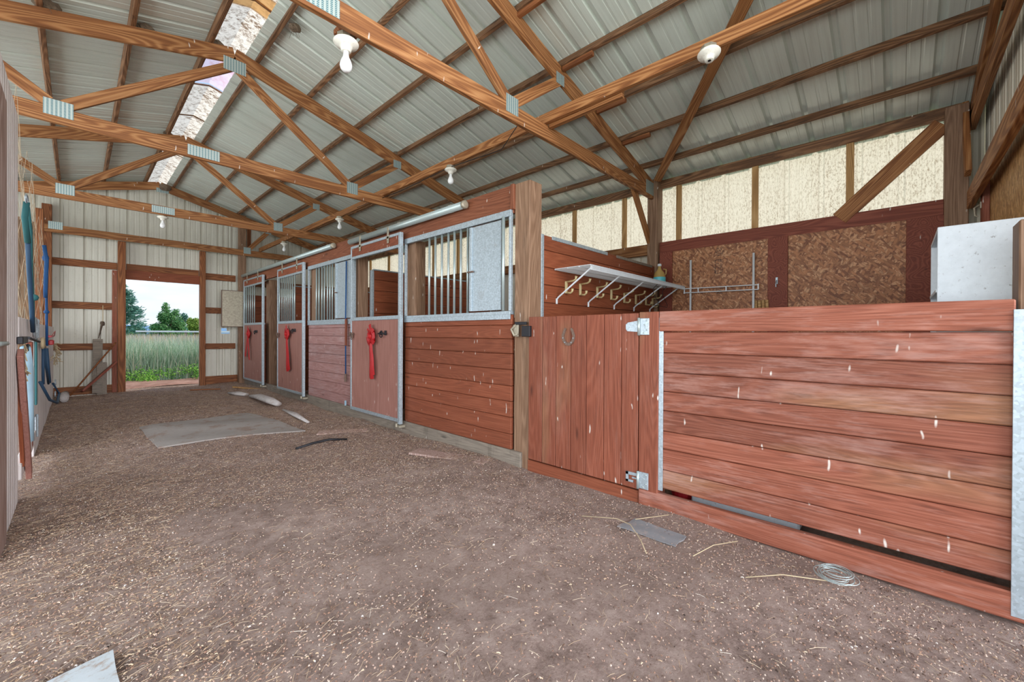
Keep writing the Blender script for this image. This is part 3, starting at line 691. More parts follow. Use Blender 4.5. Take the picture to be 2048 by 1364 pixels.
# sliding doors
def sliding_door(y0, y1, label, bars=(), z0=.11, z1=2.27, w0=1.285):
    t = thing('sliding_door', label, 'door', (2.52, (y0+y1)/2, z0), 'sliding stall doors')
    fr = B()
    fr.box(2.50, 2.54, y0, y0+.045, z0-.02, z1, .003).box(2.505, 2.535, y1-.03, y1, z0, z1, .003)
    fr.box(2.505, 2.535, y0+.045, y1-.03, z0, z0+.04, .003).box(2.505, 2.535, y0+.045, y1-.03, w0, w0+.045, .003)
    fr.box(2.505, 2.535, y0+.045, y1-.03, 2.10, 2.135, .003)
    fr.build('frame', 'galvanised', t)
    B().box(2.514, 2.53, y0+.045, y1-.03, z0+.04, w0, .001).build('lower_panel', 'red_door_panel', t)
    B().box(2.510, 2.53, y0+.045, y1-.03, 2.135, z1-.03, .002).build('head_board', 'red_plank_y', t)
    B().box(2.503, 2.512, y0+.045, y1-.03, z1-.03, z1, .001).build('head_strip', 'galvanised', t)
    for q in (.22, .78):
        y = y0+(y1-y0)*q
        h = B().box(2.497, 2.503, y-.018, y+.018, z1-.09, z1+.10, .001).box(2.497, 2.502, y-.045, y+.045, z1-.035, z1-.012, .001).box(2.49, 2.50, y-.012, y+.012, z1-.06, z1-.04, .002)
        h.build('hanger', 'galvanised_old', t)
    for y in bars: B().tube([(2.52, y, w0+.04), (2.52, y, 2.11)], .011, 8).build('bar', 'galvanised_pipe', t, smooth=True)
    return t
sliding_door(4.09, 5.325, 'nearest sliding stall door, open window over a pale red panel, red bow on it')
sliding_door(6.99, 8.25, 'middle sliding stall door with a long red bow beside the lilac planks', [8.15, 8.03, 7.92, 7.82, 7.72, 7.62, 7.52, 7.41])
sliding_door(9.10, 10.46, 'farthest sliding stall door with a forked red bow', [10.39, 10.25, 10.11, 9.97, 9.83, 9.69])
def track(y0, y1, z, lb):
    t = thing('door_track', lb, 'door track', (2.535, (y0+y1)/2, z), 'tubular door tracks')
    B().tube([(2.535, y0, z), (2.535, y1, z)], .036, 14).build('pipe', 'galvanised_pipe', t, smooth=True)
    B().lathe([(.03, 0), (.04, .004), (.04, .03), (.034, .036)], (2.535, y0-.02, z), 14, (0, 1, 0)).build('end_cap', 'galvanised_old', t, smooth=True)
    for k in range(3):
        y = y0+.25+(y1-y0-.5)*k/2
        B().box(2.55, 2.592, y-.025, y+.025, z-.02, z+.055, .002).build('bracket', 'galvanised_old', t)
track(3.02, 5.41, 2.355, 'near tubular steel door track on the red header')
track(5.94, 10.64, 2.385, 'long far tubular steel door track on the red header')
# door latches and tie rings (black iron)
def latch(y, z, lb):
    t = thing('door_latch', lb, 'latch', (2.50, y, z), 'black latches on the sliding doors')
    B().box(2.494, 2.513, y-.06, y-.035, z-.02, z+.035, .002).box(2.494, 2.513, y+.045, y+.06, z-.02, z+.035, .002).build('plate', 'black_iron', t)
    B().tube([(2.483, y-.10, z), (2.483, y+.09, z)], .008, 8).build('bolt', 'black_iron', t, smooth=True)
    B().tube([(2.482, y+.02+.035*math.cos(a), z-.01+.035*math.sin(a)) for a in np.linspace(0, 2*math.pi, 14)[:-1]], .006, 6, closed=True).build('ring', 'black_iron', t, smooth=True)
latch(4.46, 1.12, 'black ring latch to the right of the bow on the nearest sliding door')
latch(7.40, 1.16, 'black bolt latch beside the bow on the middle sliding door')
latch(9.52, 1.14, 'black bolt latch beside the bow on the farthest sliding door')
def hasp(y, z, lb, x=2.50):
    t = thing('hasp', lb, 'hasp', (x, y, z))
    B().box(x-.012, x+.0, y-.07, y-.03, z-.05, z+.02, .002).box(x-.012, x, y+.0, y+.03, z-.03, z+.03, .002).build('plate', 'rusty_iron', t)
    B().tube([(x-.014, y-.10, z), (x-.014, y+.05, z-.004)], .006, 6).build('pin', 'rusty_iron', t)
    B().tube([(x-.014, y-.05+.02*math.cos(a), z-.05+.02*math.sin(a)) for a in np.linspace(0, 2*math.pi, 10)[:-1]], .005, 6, closed=True).build('ring', 'rusty_iron', t)
hasp(5.30, 1.11, 'rusty hasp on the left edge of the nearest sliding door')
hasp(8.20, 1.10, 'rusty hasp on the left edge of the middle sliding door')
# red bows
def bow(y, z, tails, lb):
    t = thing('ribbon_bow', lb, 'bow', (2.49, y, z), 'red bows on the sliding doors')
    b = B()
    for k in range(13):
        a = 2*math.pi*k/13+.2*random.random(); R = random.uniform(.08, .12); wv = .030
        d = Vector((0, math.cos(a), math.sin(a))); pn = Vector((0, -math.sin(a), math.cos(a)))
        pts = [Vector((2.492, y, z)), Vector((2.455, y, z))+d*R*.6, Vector((2.47, y, z))+d*R, Vector((2.488, y, z))+d*R*.75, Vector((2.492, y, z))+d*.01]
        vs = []
        for i, p in enumerate(pts): ww = wv*(.4+.6*math.sin(math.pi*i/4)); vs += [p+pn*ww, p-pn*ww, p-pn*ww+Vector((.002, 0, 0)), p+pn*ww+Vector((.002, 0, 0))]
        b.add(vs, [(4*i+j, 4*i+(j+1) % 4, 4*i+4+(j+1) % 4, 4*i+4+j) for i in range(4) for j in range(4)])
    for a in (2.0, 2.5, 1.75):
        b.bar((2.478, y, z), (2.47, y+.11*-math.cos(a)*1.0, z+.16*math.sin(a)), .03, .003, (1, 0, 0))
    b.ball((2.465, y, z), .034, 8)
    b.build('loops', 'ribbon_red', t)
    for (y1, z1, w0, w1) in tails:
        b = B(); n = 9; vs = []
        for i in range(n+1):
            q = i/n; yy = y+(y1-y)*q**1.1+.006*math.sin(7*q); zz = z+(z1-z)*q; ww = w0+(w1-w0)*q; xx = 2.480-.012*math.sin(3.1*q)-.004*math.sin(9*q)
            vs += [(xx, yy-ww, zz), (xx-.010, yy, zz-.012*(i == n)), (xx, yy+ww, zz), (xx+.003, yy+ww, zz), (xx-.007, yy, zz-.012*(i == n)), (xx+.003, yy-ww, zz)]
        b.add(vs, [(6*i+j, 6*i+(j+1) % 6, 6*i+6+(j+1) % 6, 6*i+6+j) for i in range(n) for j in range(6)] + [(6*n, 6*n+1, 6*n+4, 6*n+5), (6*n+1, 6*n+2, 6*n+3, 6*n+4)])
        b.build('tail', 'ribbon_red', t)
bow(4.70, 1.08, ((4.69, .57, .034, .052), (4.65, .62, .022, .034)), 'red bow with one wide tail on the nearest sliding door')
bow(7.64, 1.10, ((7.62, .47, .035, .06), (7.54, .50, .03, .045)), 'red bow with long broad tails on the middle sliding door')
bow(9.95, 1.10, ((10.18, .62, .025, .05), (9.88, .56, .022, .03)), 'red bow with forked tails on the farthest sliding door')
for y, lb in ((5.56, 'blue rope hanging beside the nearest sliding door'),):
    t = thing('hanging_rope', lb, 'rope', (2.555, y, .3))
    B().tube([(2.556, y, 2.12), (2.55, y+.005, 1.3), (2.552, y, .55)], .009, 6).build('rope', 'blue_rope', t, smooth=True)
    B().tube([(2.55, y, .56), (2.55, y, .45)], .018, 8).build('snap', 'rusty_iron', t)
    B().box(2.54, 2.562, y-.012, y+.012, .12, .19, .004).build('weight', 'pvc_blue', t)
    B().box(2.535, 2.56, y-.03, y+.0, .95, 1.32, .003).build('handle_board', 'red_plank_z', t)
for y, z, lb in ((4.14, .05, 'steel floor guide at the foot of the nearest sliding door'), (7.02, .05, 'steel floor guide at the foot of the middle sliding door'), (9.14, .05, 'steel floor guide at the foot of the farthest sliding door')):
    tag(B().box(2.50, 2.575, y-.05, y+.05, z, z+.03, .003).tube([(2.49, y, z+.01), (2.49, y, z+.05)], .014, 8).build('floor_guide', 'galvanised_old'), lb, 'bracket', 'door floor guides')

# ================================================================ TACK ROOM FRONT
g = thing('plank_gate', 'red upright-plank gate between the near post and the low wall', 'gate', (2.59, 1.74, .06))
ys = [1.262, 1.387, 1.524, 1.671, 1.809, 1.952, 2.088, 2.235]
b = B()
for a, c_ in zip(ys[:-1], ys[1:]): b.box(2.575, 2.60, a+.0015, c_-.0015, .085+.0*a, 1.262+.004*random.random(), .004)
b.build('planks', 'red_plank_z', g)
B().box(2.60, 2.64, 1.28, 2.22, .18, .28, .004).box(2.60, 2.64, 1.28, 2.22, 1.08, 1.18, .004).build('ledges', 'red_plank_y', g)
post(2.575, 2.70, 1.125, 1.258, 1.272, 'short red post the plank gate hangs from', 'red_plank_z')
tag(planks_y(2.585, 2.63, 1.262, 2.25, [-.06, .072], 0).build('threshold_board', 'red_plank_y'), 'red ground board under the plank gate', 'board')
def hinge(z, lb, strap):
    t = thing('hinge', lb, 'hinge', (2.572, 1.245, z), 'steel gate hinges')
    B().box(2.5665, 2.575, 1.185, 1.248, z-.055, z+.055, .002).build('post_leaf', 'galvanised_old' if 0 else 'galvanised', t)
    b = B()
    if strap:
        b.add([(x, y, zz) for x in (2.567, 2.5745) for y, zz in ((1.262, z+.04), (1.262, z-.035), (1.34, z-.030), (1.35, z-.015), (1.35, z+.015), (1.335, z+.028))],
              [(0, 1, 2, 3, 4, 5), (11, 10, 9, 8, 7, 6)] + [(i, i+6, (i+1) % 6+6, (i+1) % 6) for i in range(6)])
    else:
        b.box(2.567, 2.5745, 1.262, 1.345, z+.018, z+.038, .001).box(2.567, 2.5745, 1.325, 1.345, z-.03, z+.038, .001).box(2.567, 2.5745, 1.29, 1.345, z-.03, z-.014, .001).box(2.567, 2.5745, 1.262, 1.30, z-.003, z+.008, .001)
    b.build('gate_leaf', 'galvanised', t)
    B().tube([(2.562, 1.254, z-.058), (2.562, 1.254, z+.058)], .009, 10).build('pin', 'galvanised_pipe', t, smooth=True)
    for dy, dz in ((1.20, .04), (1.215, .012), (1.20, -.02), (1.22, -.042)):
        B().ball((2.566, dy, z+dz), .006, 8, (.5, 1, 1)).build('screw', 'galvanised_pipe', t, smooth=True)
hinge(1.175, 'upper strap hinge of the plank gate, broad leaf', True)
hinge(.155, 'lower broken hinge of the plank gate near the ground', False)
t = thing('horseshoe', 'rusty horseshoe nailed to the plank gate', 'horseshoe', (2.568, 1.828, 1.11))
pts = []
for k in range(17):
    a = math.radians(-235+290*k/16); pts.append((2.5685, 1.828-.050*math.cos(a)*(1-.12*(math.sin(a) > .3)), 1.112+.066*math.sin(a)))
rs = [.008+.003*math.sin(math.pi*i/16) for i in range(17)]
b = B(); vs = []
for i, p in enumerate(pts):
    q = Vector(pts[min(i+1, 16)])-Vector(pts[max(i-1, 0)]); q.normalize(); nn = Vector((1, 0, 0)).cross(q); r = rs[i]
    P = Vector(p); vs += [P+nn*r+Vector((-.004, 0, 0)), P-nn*r+Vector((-.004, 0, 0)), P-nn*r+Vector((.006, 0, 0)), P+nn*r+Vector((.006, 0, 0))]
b.add(vs, [(4*i+j, 4*i+(j+1) % 4, 4*i+4+(j+1) % 4, 4*i+4+j) for i in range(16) for j in range(4)] + [(0, 1, 2, 3), (67, 66, 65, 64)])
b.build('shoe', 'rusty_iron', t)
for i in (4, 6, 10, 12): B().ball((2.563, pts[i][1], pts[i][2]), .005, 6).build('nail', 'galvanised', t)
t = thing('gate_latch', 'cobwebbed black gate latch on the near post', 'latch', (2.57, 2.30, 1.15))
B().box(2.560, 2.572, 2.25, 2.38, 1.20, 1.225, .002).box(2.545, 2.575, 2.20, 2.29, 1.10, 1.19, .004).build('latch_body', 'black_iron', t)
B().tube([(2.553, 2.36, 1.20), (2.540, 2.40, 1.16), (2.545, 2.37, 1.11), (2.553, 2.33, 1.12)], .010, 8).box(2.55, 2.565, 2.33, 2.39, 1.10, 1.20, .003).build('catch', 'galvanised_old', t)
# low wall right of the gate
t = thing('low_plank_wall', 'low wall of sun-bleached red planks in front of the tack room', 'low wall', (2.60, .4, 0))
zs = [.128, .250, .385, .500, .632, .756, .880, 1.006, 1.140]
b = B()
for i, (a, c_) in enumerate(zip(zs[:-1], zs[1:])):
    b.box(2.592, 2.618, -.40, 1.12, a+.0015, c_-.0015, .005)
b.build('planks', 'red_plank_bleached', t)
B().box(2.6182, 2.6222, -.40, 1.12, .14, 1.13, .001).build('backing', 'maroon_board', t)  # added sheet that keeps light from showing through the plank seams
B().box(2.578, 2.616, -.345, 1.123, 1.143, 1.272, .005).build('top_board', 'red_plank_bleached', t)
B().box(2.583, 2.591, 1.096, 1.125, .115, 1.232, .001).box(2.591, 2.62, 1.118, 1.125, .115, 1.232, .001).build('edge_channel', 'galvanised', t)
B().box(2.570, 2.577, -.46, -.338, -.0, 1.23, .001).box(2.577, 2.62, -.46, -.452, 0, 1.23, .001).build('edge_plate', 'galvanised', t)
tag(planks_y(2.572, 2.620, -.50, 1.256, [-.02, .095], 0, .006).build('ground_rail', 'red_plank_bleached'), 'red rail on the ground under the low plank wall', 'rail')
post(2.64, 2.78, -.46, -.36, 1.6, 'brown post behind the right end of the low wall', 'post_wood')

# ================================================================ TACK ROOM INSIDE
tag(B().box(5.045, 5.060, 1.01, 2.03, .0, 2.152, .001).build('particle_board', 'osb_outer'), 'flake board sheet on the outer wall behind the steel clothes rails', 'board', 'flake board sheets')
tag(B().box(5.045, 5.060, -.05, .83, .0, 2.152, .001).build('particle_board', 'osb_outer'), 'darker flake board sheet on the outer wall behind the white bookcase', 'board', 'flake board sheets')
tag(B().box(5.03, 5.06, .83, 1.01, 0, 2.152, .002).build('batten_board', 'maroon_board'), 'wide maroon upright board between the two flake board sheets', 'board')
tag(B().box(5.03, 5.06, 2.03, 2.19, 0, 2.152, .002).build('batten_board', 'maroon_board'), 'maroon upright board in the corner by the jug', 'board')
tag(B().box(5.035, 5.06, -.28, -.05, 0, 2.152, .002).build('batten_board', 'maroon_board'), 'maroon upright board in the near corner above the bookcase', 'board')
tag(B().box(2.80, 4.66, -.508, -.495, 0, 2.45, .001).build('particle_board', 'osb_gable'), 'large golden flake board sheet on the near gable wall', 'board', 'flake board sheets')
tag(B().box(4.72, 5.02, -.508, -.495, 0, 2.15, .001).build('particle_board', 'osb_gable'), 'narrow golden flake board strip beside the corner post', 'board', 'flake board sheets')
tag(B().box(4.64, 4.74, -.494, -.455, 0, 2.30, .003).build('batten_board', 'red_plank_z'), 'reddish upright with a hook on the near gable wall', 'board')
tag(beam('wall_girt', (2.70, -.425, 2.235), (5.0, -.425, 2.235), .038, .14, 'truss_wood'), 'light brown girt crossing the near gable wall above the flake board', 'girt')
t = thing('wall_hook', 'small steel hook on the reddish gable upright', 'hook', (4.69, -.45, 2.10))
B().box(4.675, 4.705, -.455, -.448, 2.09, 2.14, .001).tube([(4.69, -.446, 2.12), (4.69, -.42, 2.10), (4.69, -.425, 2.04), (4.69, -.44, 2.03)], .006, 6).build('hook', 'galvanised_old', t)
t = thing('wall_hook', 'small steel hook on the wide maroon upright board', 'hook', (5.02, .925, 1.66))
B().box(5.018, 5.03, .915, .935, 1.66, 1.73, .001).tube([(5.016, .925, 1.70), (4.98, .925, 1.66), (4.985, .925, 1.63), (5.01, .925, 1.63)], .005, 6).build('hook', 'galvanised', t)
# stencilled grade marks printed on the flake board
def mark_mat():
    m, tt, b_ = newmat('grade_ink'); k = N(tt)
    n = k.noise(k.coords((1, 60, 60), False), 1.0, 2)
    tr = k.n('ShaderNodeBsdfTransparent'); ms = k.n('ShaderNodeMixShader'); out = [x for x in tt.nodes if x.type == 'OUTPUT_MATERIAL'][0]
    b_.inputs['Base Color'].default_value = (.05, .03, .03, 1); k.l(k.ramp(n, [(.45, 0.0), (.5, .8)]), ms.inputs[0])
    k.l(tr.outputs[0], ms.inputs[1]); k.l(b_.outputs[0], ms.inputs[2]); k.l(ms.outputs[0], out.inputs[0]); MAT['grade_ink'] = m
mark_mat()
b = B()
def mrect(y0, y1, z0, z1): b.box(5.0436, 5.0452, y0, y1, z0, z1, .0001)
for z0, z1 in ((1.83, 1.99),):
    for q in ((1.47, 1.54, z0, z0+.01), (1.47, 1.54, z1-.01, z1), (1.47, 1.478, z0, z1), (1.532, 1.54, z0, z1), (1.455, 1.459, z0-.02, z1+.02)): mrect(*q)
for z in np.arange(2.035, 2.115, .016): mrect(1.455, 1.53, z, z+.007)
for z in np.arange(1.60, 1.66, .016): mrect(1.455, 1.53, z, z+.007)
for z in np.arange(1.86, 1.97, .02): mrect(1.49, 1.525, z, z+.004)
b.build('grade_stamp', 'grade_ink', bpy.data.objects['particle_board'])

# wire shelf with brackets
YP = 2.245; zt = 1.705
t = thing('wire_shelf', 'white wire shelf on the near plank partition', 'shelf', (4.0, 2.06, zt))
x0, x1, yf, yb = 2.93, 5.0, 1.86, 2.235
b = B()
for y in (yf, yf+.12, yf+.24, yb): b.tube([(x0, y, zt-.006), (x1, y, zt-.006)], .004, 6)
b.build('long_wires', 'white_enamel_wire', t)
b = B(); x = x0
while x < x1: b.bar((x, yf, zt), (x, yb, zt), .0035, .0035); x += .0125
x = x0
while x < x1: b.bar((x, yf, zt), (x, yf, zt-.042), .0035, .0035); x += .0125
o = b.build('cross_wires', 'white_enamel_wire', t); o['kind'] = 'stuff'
B().tube([(x0, yf, zt-.042), (x1, yf, zt-.042)], .004, 6).build('front_wire', 'white_enamel_wire', t)
for x in (2.97, 3.49, 4.00, 4.46, 4.88):
    B().tube([(x, yf+.01, zt-.012), (x, 2.225, 1.455), (x, 2.243, 1.435), (x, 2.243, 1.40)], .0075, 8).box(x-.010, x+.010, 2.238, 2.248, 1.395, 1.445, .002).build('bracket', 'white_enamel_wire', t)
# coat hooks
def hook_parts(t, x, z):
    B().box(x-.014, x+.014, 2.232, 2.248, z-.062, z+.05, .003).build('back_plate', 'cream_hook', t)
    b = B(); b.tube([(x, 2.236, z+.045), (x, 2.16, z+.050), (x, 2.135, z+.062), (x, 2.128, z+.09)], [.009, .008, .009, .013], 8)
    b.tube([(x, 2.236, z-.055), (x, 2.19, z-.060), (x, 2.172, z-.045), (x, 2.17, z-.022)], [.010, .009, .010, .013], 8)
    b.build('prongs', 'cream_hook', t, smooth=True)
HW = ['leftmost', 'second from the left', 'third from the left', 'fourth from the left', 'fourth from the right', 'third from the right, by the wire hanger', 'second from the right', 'rightmost']
for (x, z), lb in zip([(3.11, 1.562), (3.341, 1.562), (3.65, 1.558), (3.932, 1.556), (4.22, 1.54), (4.499, 1.54), (4.763, 1.545), (4.95, 1.53)], HW):
    t = thing('coat_hook', 'cream double coat hook under the wire shelf, ' + lb, 'hook', (x, 2.245, z), 'cream coat hooks'); hook_parts(t, x, z)
def hanger(x, y, z, lb, dy=.0):
    pts = [(x, y-.0, z+.13), (x, y-.03, z+.145), (x, y-.045, z+.11), (x, y, z+.07), (x, y, z+.02)]
    b = B().tube(pts, .003, 6)
    b.tube([(x, y, z+.02), (x+.19, y+dy, z-.09), (x+.17, y+dy, z-.115), (x-.17, y-dy, z-.115), (x-.19, y-dy, z-.09), (x, y, z+.02)], .003, 6)
    tag(b.build('wire_hanger', 'black_iron'), lb, 'hanger', 'wire coat hangers')
hanger(4.35, 1.96, 1.565, 'black wire coat hanger hung from the shelf front, left one', .02)
hanger(4.66, 1.99, 1.565, 'thin wire coat hanger hung from the shelf, right one', .02)
t = thing('jug', 'amber glass jug with a white cap and cyan label on the wire shelf end', 'jug', (4.78, 2.08, zt+.004))
B().lathe([(.0, 0), (.062, 0), (.070, .01), (.070, .10), (.058, .15), (.026, .19), (.018, .21), (.018, .235)], (4.78, 2.08, zt+.004), 20).build('body', 'glass_jug', t, smooth=True)
B().lathe([(.0712, .015), (.0716, .03), (.0716, .09), (.0705, .10)], (4.78, 2.08, zt+.004), 20).build('label_band', 'jug_cyan', t, smooth=True)
B().lathe([(.0, .232), (.022, .232), (.023, .25), (.018, .262), (0, .264)], (4.78, 2.08, zt+.004), 16).build('cap', 'white_plastic', t, smooth=True)
B().tube([(4.78, 2.035, zt+.20), (4.78, 2.0, zt+.19), (4.78, 2.0, zt+.14), (4.78, 2.02, zt+.125)], .007, 8).build('handle', 'glass_jug', t, smooth=True)
# clothes rails: two upright tubes and a ladder rail
for y, z1, lb in ((1.795, 2.01, 'left white upright tube standing before the flake board'), (1.135, 2.01, 'right white upright tube standing before the flake board')):
    tag(B().tube([(5.0, y, -.0), (5.0, y, z1)], .012, 10).build('upright_tube', 'white_enamel_wire', smooth=True), lb, 'tube')
t = thing('ladder_rail', 'thin white ladder-like rail between the two upright tubes', 'rail', (4.98, 1.48, 1.62))
b = B().tube([(4.98, 1.87, 1.674), (4.98, 1.08, 1.662)], .0055, 8).tube([(4.98, 1.87, 1.625), (4.98, 1.08, 1.612)], .0055, 8)
for y in (1.86, 1.70, 1.40, 1.085): b.box(4.974, 4.986, y-.006, y+.006, 1.615, 1.672, .001)
b.build('rail', 'white_enamel_wire', t)
for k in range(4):
    tag(beam('wood_shim', (5.0, 1.10-.035*k, 1.20), (5.03, 1.12-.035*k, 1.50), .02, .03, 'pale_stud_wood', up=(0, 1, 0)), ['leftmost', 'second from left', 'second from right', 'rightmost'][k]+' of the four thin wooden slats leaning on the flake board', 'slat', 'leaning slats')
# bookcase (open side facing the stalls, its side panel facing the aisle)
t = thing('bookcase', 'scuffed white open bookcase against the near gable wall', 'bookcase', (3.30, -.30, .0))
bx0, bx1, by0, by1, bz = 3.0, 3.57, -.47, -.145, 1.675
b = B().box(bx0, bx0+.018, by0, by1, 0, bz, .002).box(bx1-.018, bx1, by0, by1, 0, bz, .002).box(bx0+.018, bx1-.018, by0, by0+.008, 0, bz-.018, .001).box(bx0+.018, bx1-.018, by0, by1, bz-.018, bz, .002)
b.build('carcass', 'white_plastic', t)
for z in (.08, .42, .76, 1.06, 1.345): B().box(bx0+.018, bx1-.018, by0+.01, by1+.004, z, z+.018, .002).build('shelf_board', 'white_plastic', t)
b = B()
for k in range(30): b.ball((bx1-.0185, by1-.035, .2+k*.047), .004, 6, (.3, 1, 1))
b.build('peg_holes', 'black_iron', t)
# things on the tack-room ground, glimpsed through the gap
t = thing('white_trough', 'long white box glimpsed through the gap under the low plank wall', 'box', (2.95, .67, .0))
b = B().box(2.82, 3.10, .40, 1.00, .0, .22, .01); b.build('body', 'white_plastic', t)
for y in (.48, .70, .88): B().box(2.812, 2.82, y-.008, y+.008, .0, .20, .001).build('rib', 'black_iron' if 0 else 'white_plastic', t)
tag(B().lathe([(0, 0), (.07, 0), (.075, .02), (.075, .20), (0, .20)], (2.90, 1.085, 0), 16).build('red_can', 'red_plastic', smooth=False), 'small red can glimpsed under the low plank wall', 'can')

# ================================================================ LAMPS
def lampholder(x, y, z, lb, bulb=True, box=True, tilt=(0, 0, -1), s=1.0):
    t = thing('lamp_holder', lb, 'lamp', (x, y, z), 'porcelain lamp holders'); ax = Vector(tilt).normalized()
    prof = [(.001, 0), (.060, 0), (.064, .006), (.058, .016), (.036, .026), (.028, .034), (.024, .050), (.022, .052), (.001, .050)]
    B().lathe([(r*s, q*s) for r, q in prof], (x, y, z), 26, ax).build('base', 'porcelain', t, smooth=True)
    B().lathe([(.044*s, -.035*s), (.047*s, -.033*s), (.047*s, 0), (.001, 0)], (x, y, z), 8, ax).build('junction_box', 'galvanised_old', t)
    p = Vector((x, y, z)) + ax*.048*s
    if bulb:
        B().lathe([(r*s, q*s) for r, q in [(.013, 0), (.014, .02), (.016, .032), (.024, .048), (.030, .066), (.031, .080), (.026, .096), (.015, .107), (.001, .110)]], p, 20, ax).build('bulb', 'bulb_glass', t, smooth=True)
    else:
        B().lathe([(.017, 0), (.018, .003), (.001, .0032)], p+ax*.0, 16, ax).build('socket', 'black_iron', t)
    return t
lampholder(1.085, 2.375, 2.835, 'large lamp under the nearest truss at the top of the picture, with its bulb', s=1.12)
tag(B().box(1.03, 1.14, 2.31, 2.42, 2.87, 2.90, .002).build('lamp_block', 'framing_wood'), 'small wood block holding the lamp under the nearest truss', 'block')
lampholder(2.80, .90, 2.945, 'round porcelain lamp holder without a bulb on the long brace', bulb=False, tilt=(-.12, -.1, -1), s=1.1)
lampholder(2.84, 3.62, 2.945, 'lamp with a small bulb under the long brace above the near stall', s=1.05)
lampholder(2.875, 6.5, 2.945, 'lamp with a small bulb under the long brace farther along', s=1.05)
lampholder(.87, 7.93, 2.83, 'dusty lamp under the third truss above the far doorway', s=1.05)
lampholder(2.89, 9.10, 2.945, 'farthest small lamp near the far gable wall on the right', s=1.05)
tag(B().tube([(2.82, 5.8, 2.97), (2.815, 4.6, 2.93), (2.82, 3.6, 2.96), (2.81, 2.8, 2.90), (2.6, 2.34, 2.96)], .004, 6).build('cable', 'black_iron', smooth=True), 'thin dark cable drooping along the long brace', 'cable')
# bird nests of mud and straw on the trusses
for i, (x, y, z, r, lb) in enumerate(((-.17, 5.11, 3.80, .075, 'mud nest on the middle truss at the far left'), (.44, 5.12, 3.95, .06, 'mud nest on the middle truss, left of the ridge'), (.985, 5.12, 4.09, .055, 'small mud nest by the ridge plate of the middle truss'), (2.44, 2.34, 3.76, .07, 'mud nest on the nearest truss at the top of the picture'),
                                      (3.06, 5.12, 3.62, .055, 'mud nest on the middle truss right slope'), (1.42, 4.2, 4.03, .05, 'small mud nest on the steel just right of the ridge skylight'), (3.12, 2.33, 3.62, .06, 'mud nest where a purlin meets the nearest truss'), (3.66, 2.33, 3.47, .055, 'mud nest under the long brace crossing by the nearest truss'), (4.24, 2.33, 3.33, .055, 'mud nest low on the nearest truss'), (.93, 7.93, 4.06, .06, 'mud nest at the ridge of the third truss'), (1.20, 10.62, 4.0, .085, 'ragged mud nest on the ridge of the farthest truss'))):
    b = B().ball((x, y, z), r, 14, (1.1, .8, .75), .16)
    for k in range(14):
        a = random.uniform(0, 6.28); p = Vector((x+r*.7*math.cos(a), y+r*.6*math.sin(a), z-r*.2))
        b.bar(p, p+Vector((random.uniform(-.05, .05), random.uniform(-.05, .05), random.uniform(-.08, .03))), .002, .002)
    tag(b.build('bird_nest', 'mud_nest', smooth=False), lb, 'nest', 'mud nests on the roof frame')

# ================================================================ LEFT SIDE
XL = -.28
t = thing('board_partition', 'tall pale grooved board partition at the left edge', 'partition', (XL, 3.8, 0))
b = B(); y = 3.30
while y < 4.44: b.box(XL-.03, XL, y, min(y+.105, 4.45), -.07, 2.62, .008); y += .107
b.build('boards', 'white_painted_board', t)
B().box(XL-.02, XL+.012, 3.30, 3.62, -.07, 2.4, .004).build('side_board', 'weathered_pink_board', t)
B().box(XL-.09, XL-.03, 4.43, 4.52, -.07, 2.62, .004).build('end_post', 'pale_stud_wood', t)
tag(B().tube([(XL+.02, 3.0, 1.06), (XL+.02, 3.50, 1.056)], .012, 10).build('bolt_rod', 'galvanised_pipe', smooth=True), 'steel rod on the pale partition at the left picture edge', 'rod')
t = thing('low_partition', 'low white-painted board partition along the left of the aisle', 'partition', (XL, 8.2, 0))
b = B(); y = 6.02
while y < 10.7: b.box(XL-.04, XL, y, y+.14, -.08, 1.205, .004); y += .143
b.build('boards', 'white_painted_board', t)
b = B(); y = 4.54
while y < 6.0: b.box(XL-.04, XL, y, y+.14, 1.03, 1.225, .004); y += .143
b.build('upper_boards', 'white_painted_board', t)
B().box(XL-.03, XL+.01, 4.55, 6.1, .06, .17, .004).build('lower_board', 'white_painted_board', t)
B().box(XL-.025, XL+.012, 5.56, 5.66, .10, 1.03, .004).build('red_upright', 'maroon_board', t)
tag(beam('leaning_board', (XL+.02, 4.30, .98), (XL+.03, 4.86, .02), .03, .10, 'red_door_panel', up=(0, 1, 0)), 'slanting maroon board leaning on the low left partition', 'board')
tag(beam('leaning_board', (XL+.0, 4.42, .95), (XL+.01, 4.66, .15), .02, .09, 'red_plank_x', up=(0, 1, 0)), 'short orange-red board behind the slanting maroon one', 'board')
tag(B().tube([(XL+.02, 4.68, 1.0), (XL+.025, 4.82, .85), (XL+.02, 4.98, .55), (XL+.02, 5.03, .25)], .028, 12).build('plastic_pipe', 'pvc_blue', smooth=True), 'bent pale blue plastic pipe beside the slanting board', 'pipe')
t = thing('slide_latch', 'black sliding latch on the low left partition', 'latch', (XL, 4.6, 1.05))
B().box(XL, XL+.03, 4.35, 4.75, 1.035, 1.085, .004).tube([(XL+.035, 4.7, 1.075), (XL+.06, 5.35, 1.035)], .010, 8).build('bolt', 'black_iron', t)
B().tube([(XL+.03, 4.72+.08*math.cos(a), 1.0+.022*math.sin(a)) for a in np.linspace(0, 6.28, 14)[:-1]], .009, 8, closed=True).build('ring', 'black_iron', t)
b = B()
for k in range(26):
    p = Vector((XL+.03, 4.45+random.uniform(-.05, .05), 1.03-.009*k)); b.bar(p, p+Vector((random.uniform(-.02, .03), random.uniform(-.07, .07), random.uniform(-.06, 0))), .006, .006)
tag(b.build('twine_tuft', 'twine'), 'tuft of baling twine under the black latch', 'twine')
t = thing('hinge', 'small steel hinge low on the left partition', 'hinge', (XL, 6.15, .2))
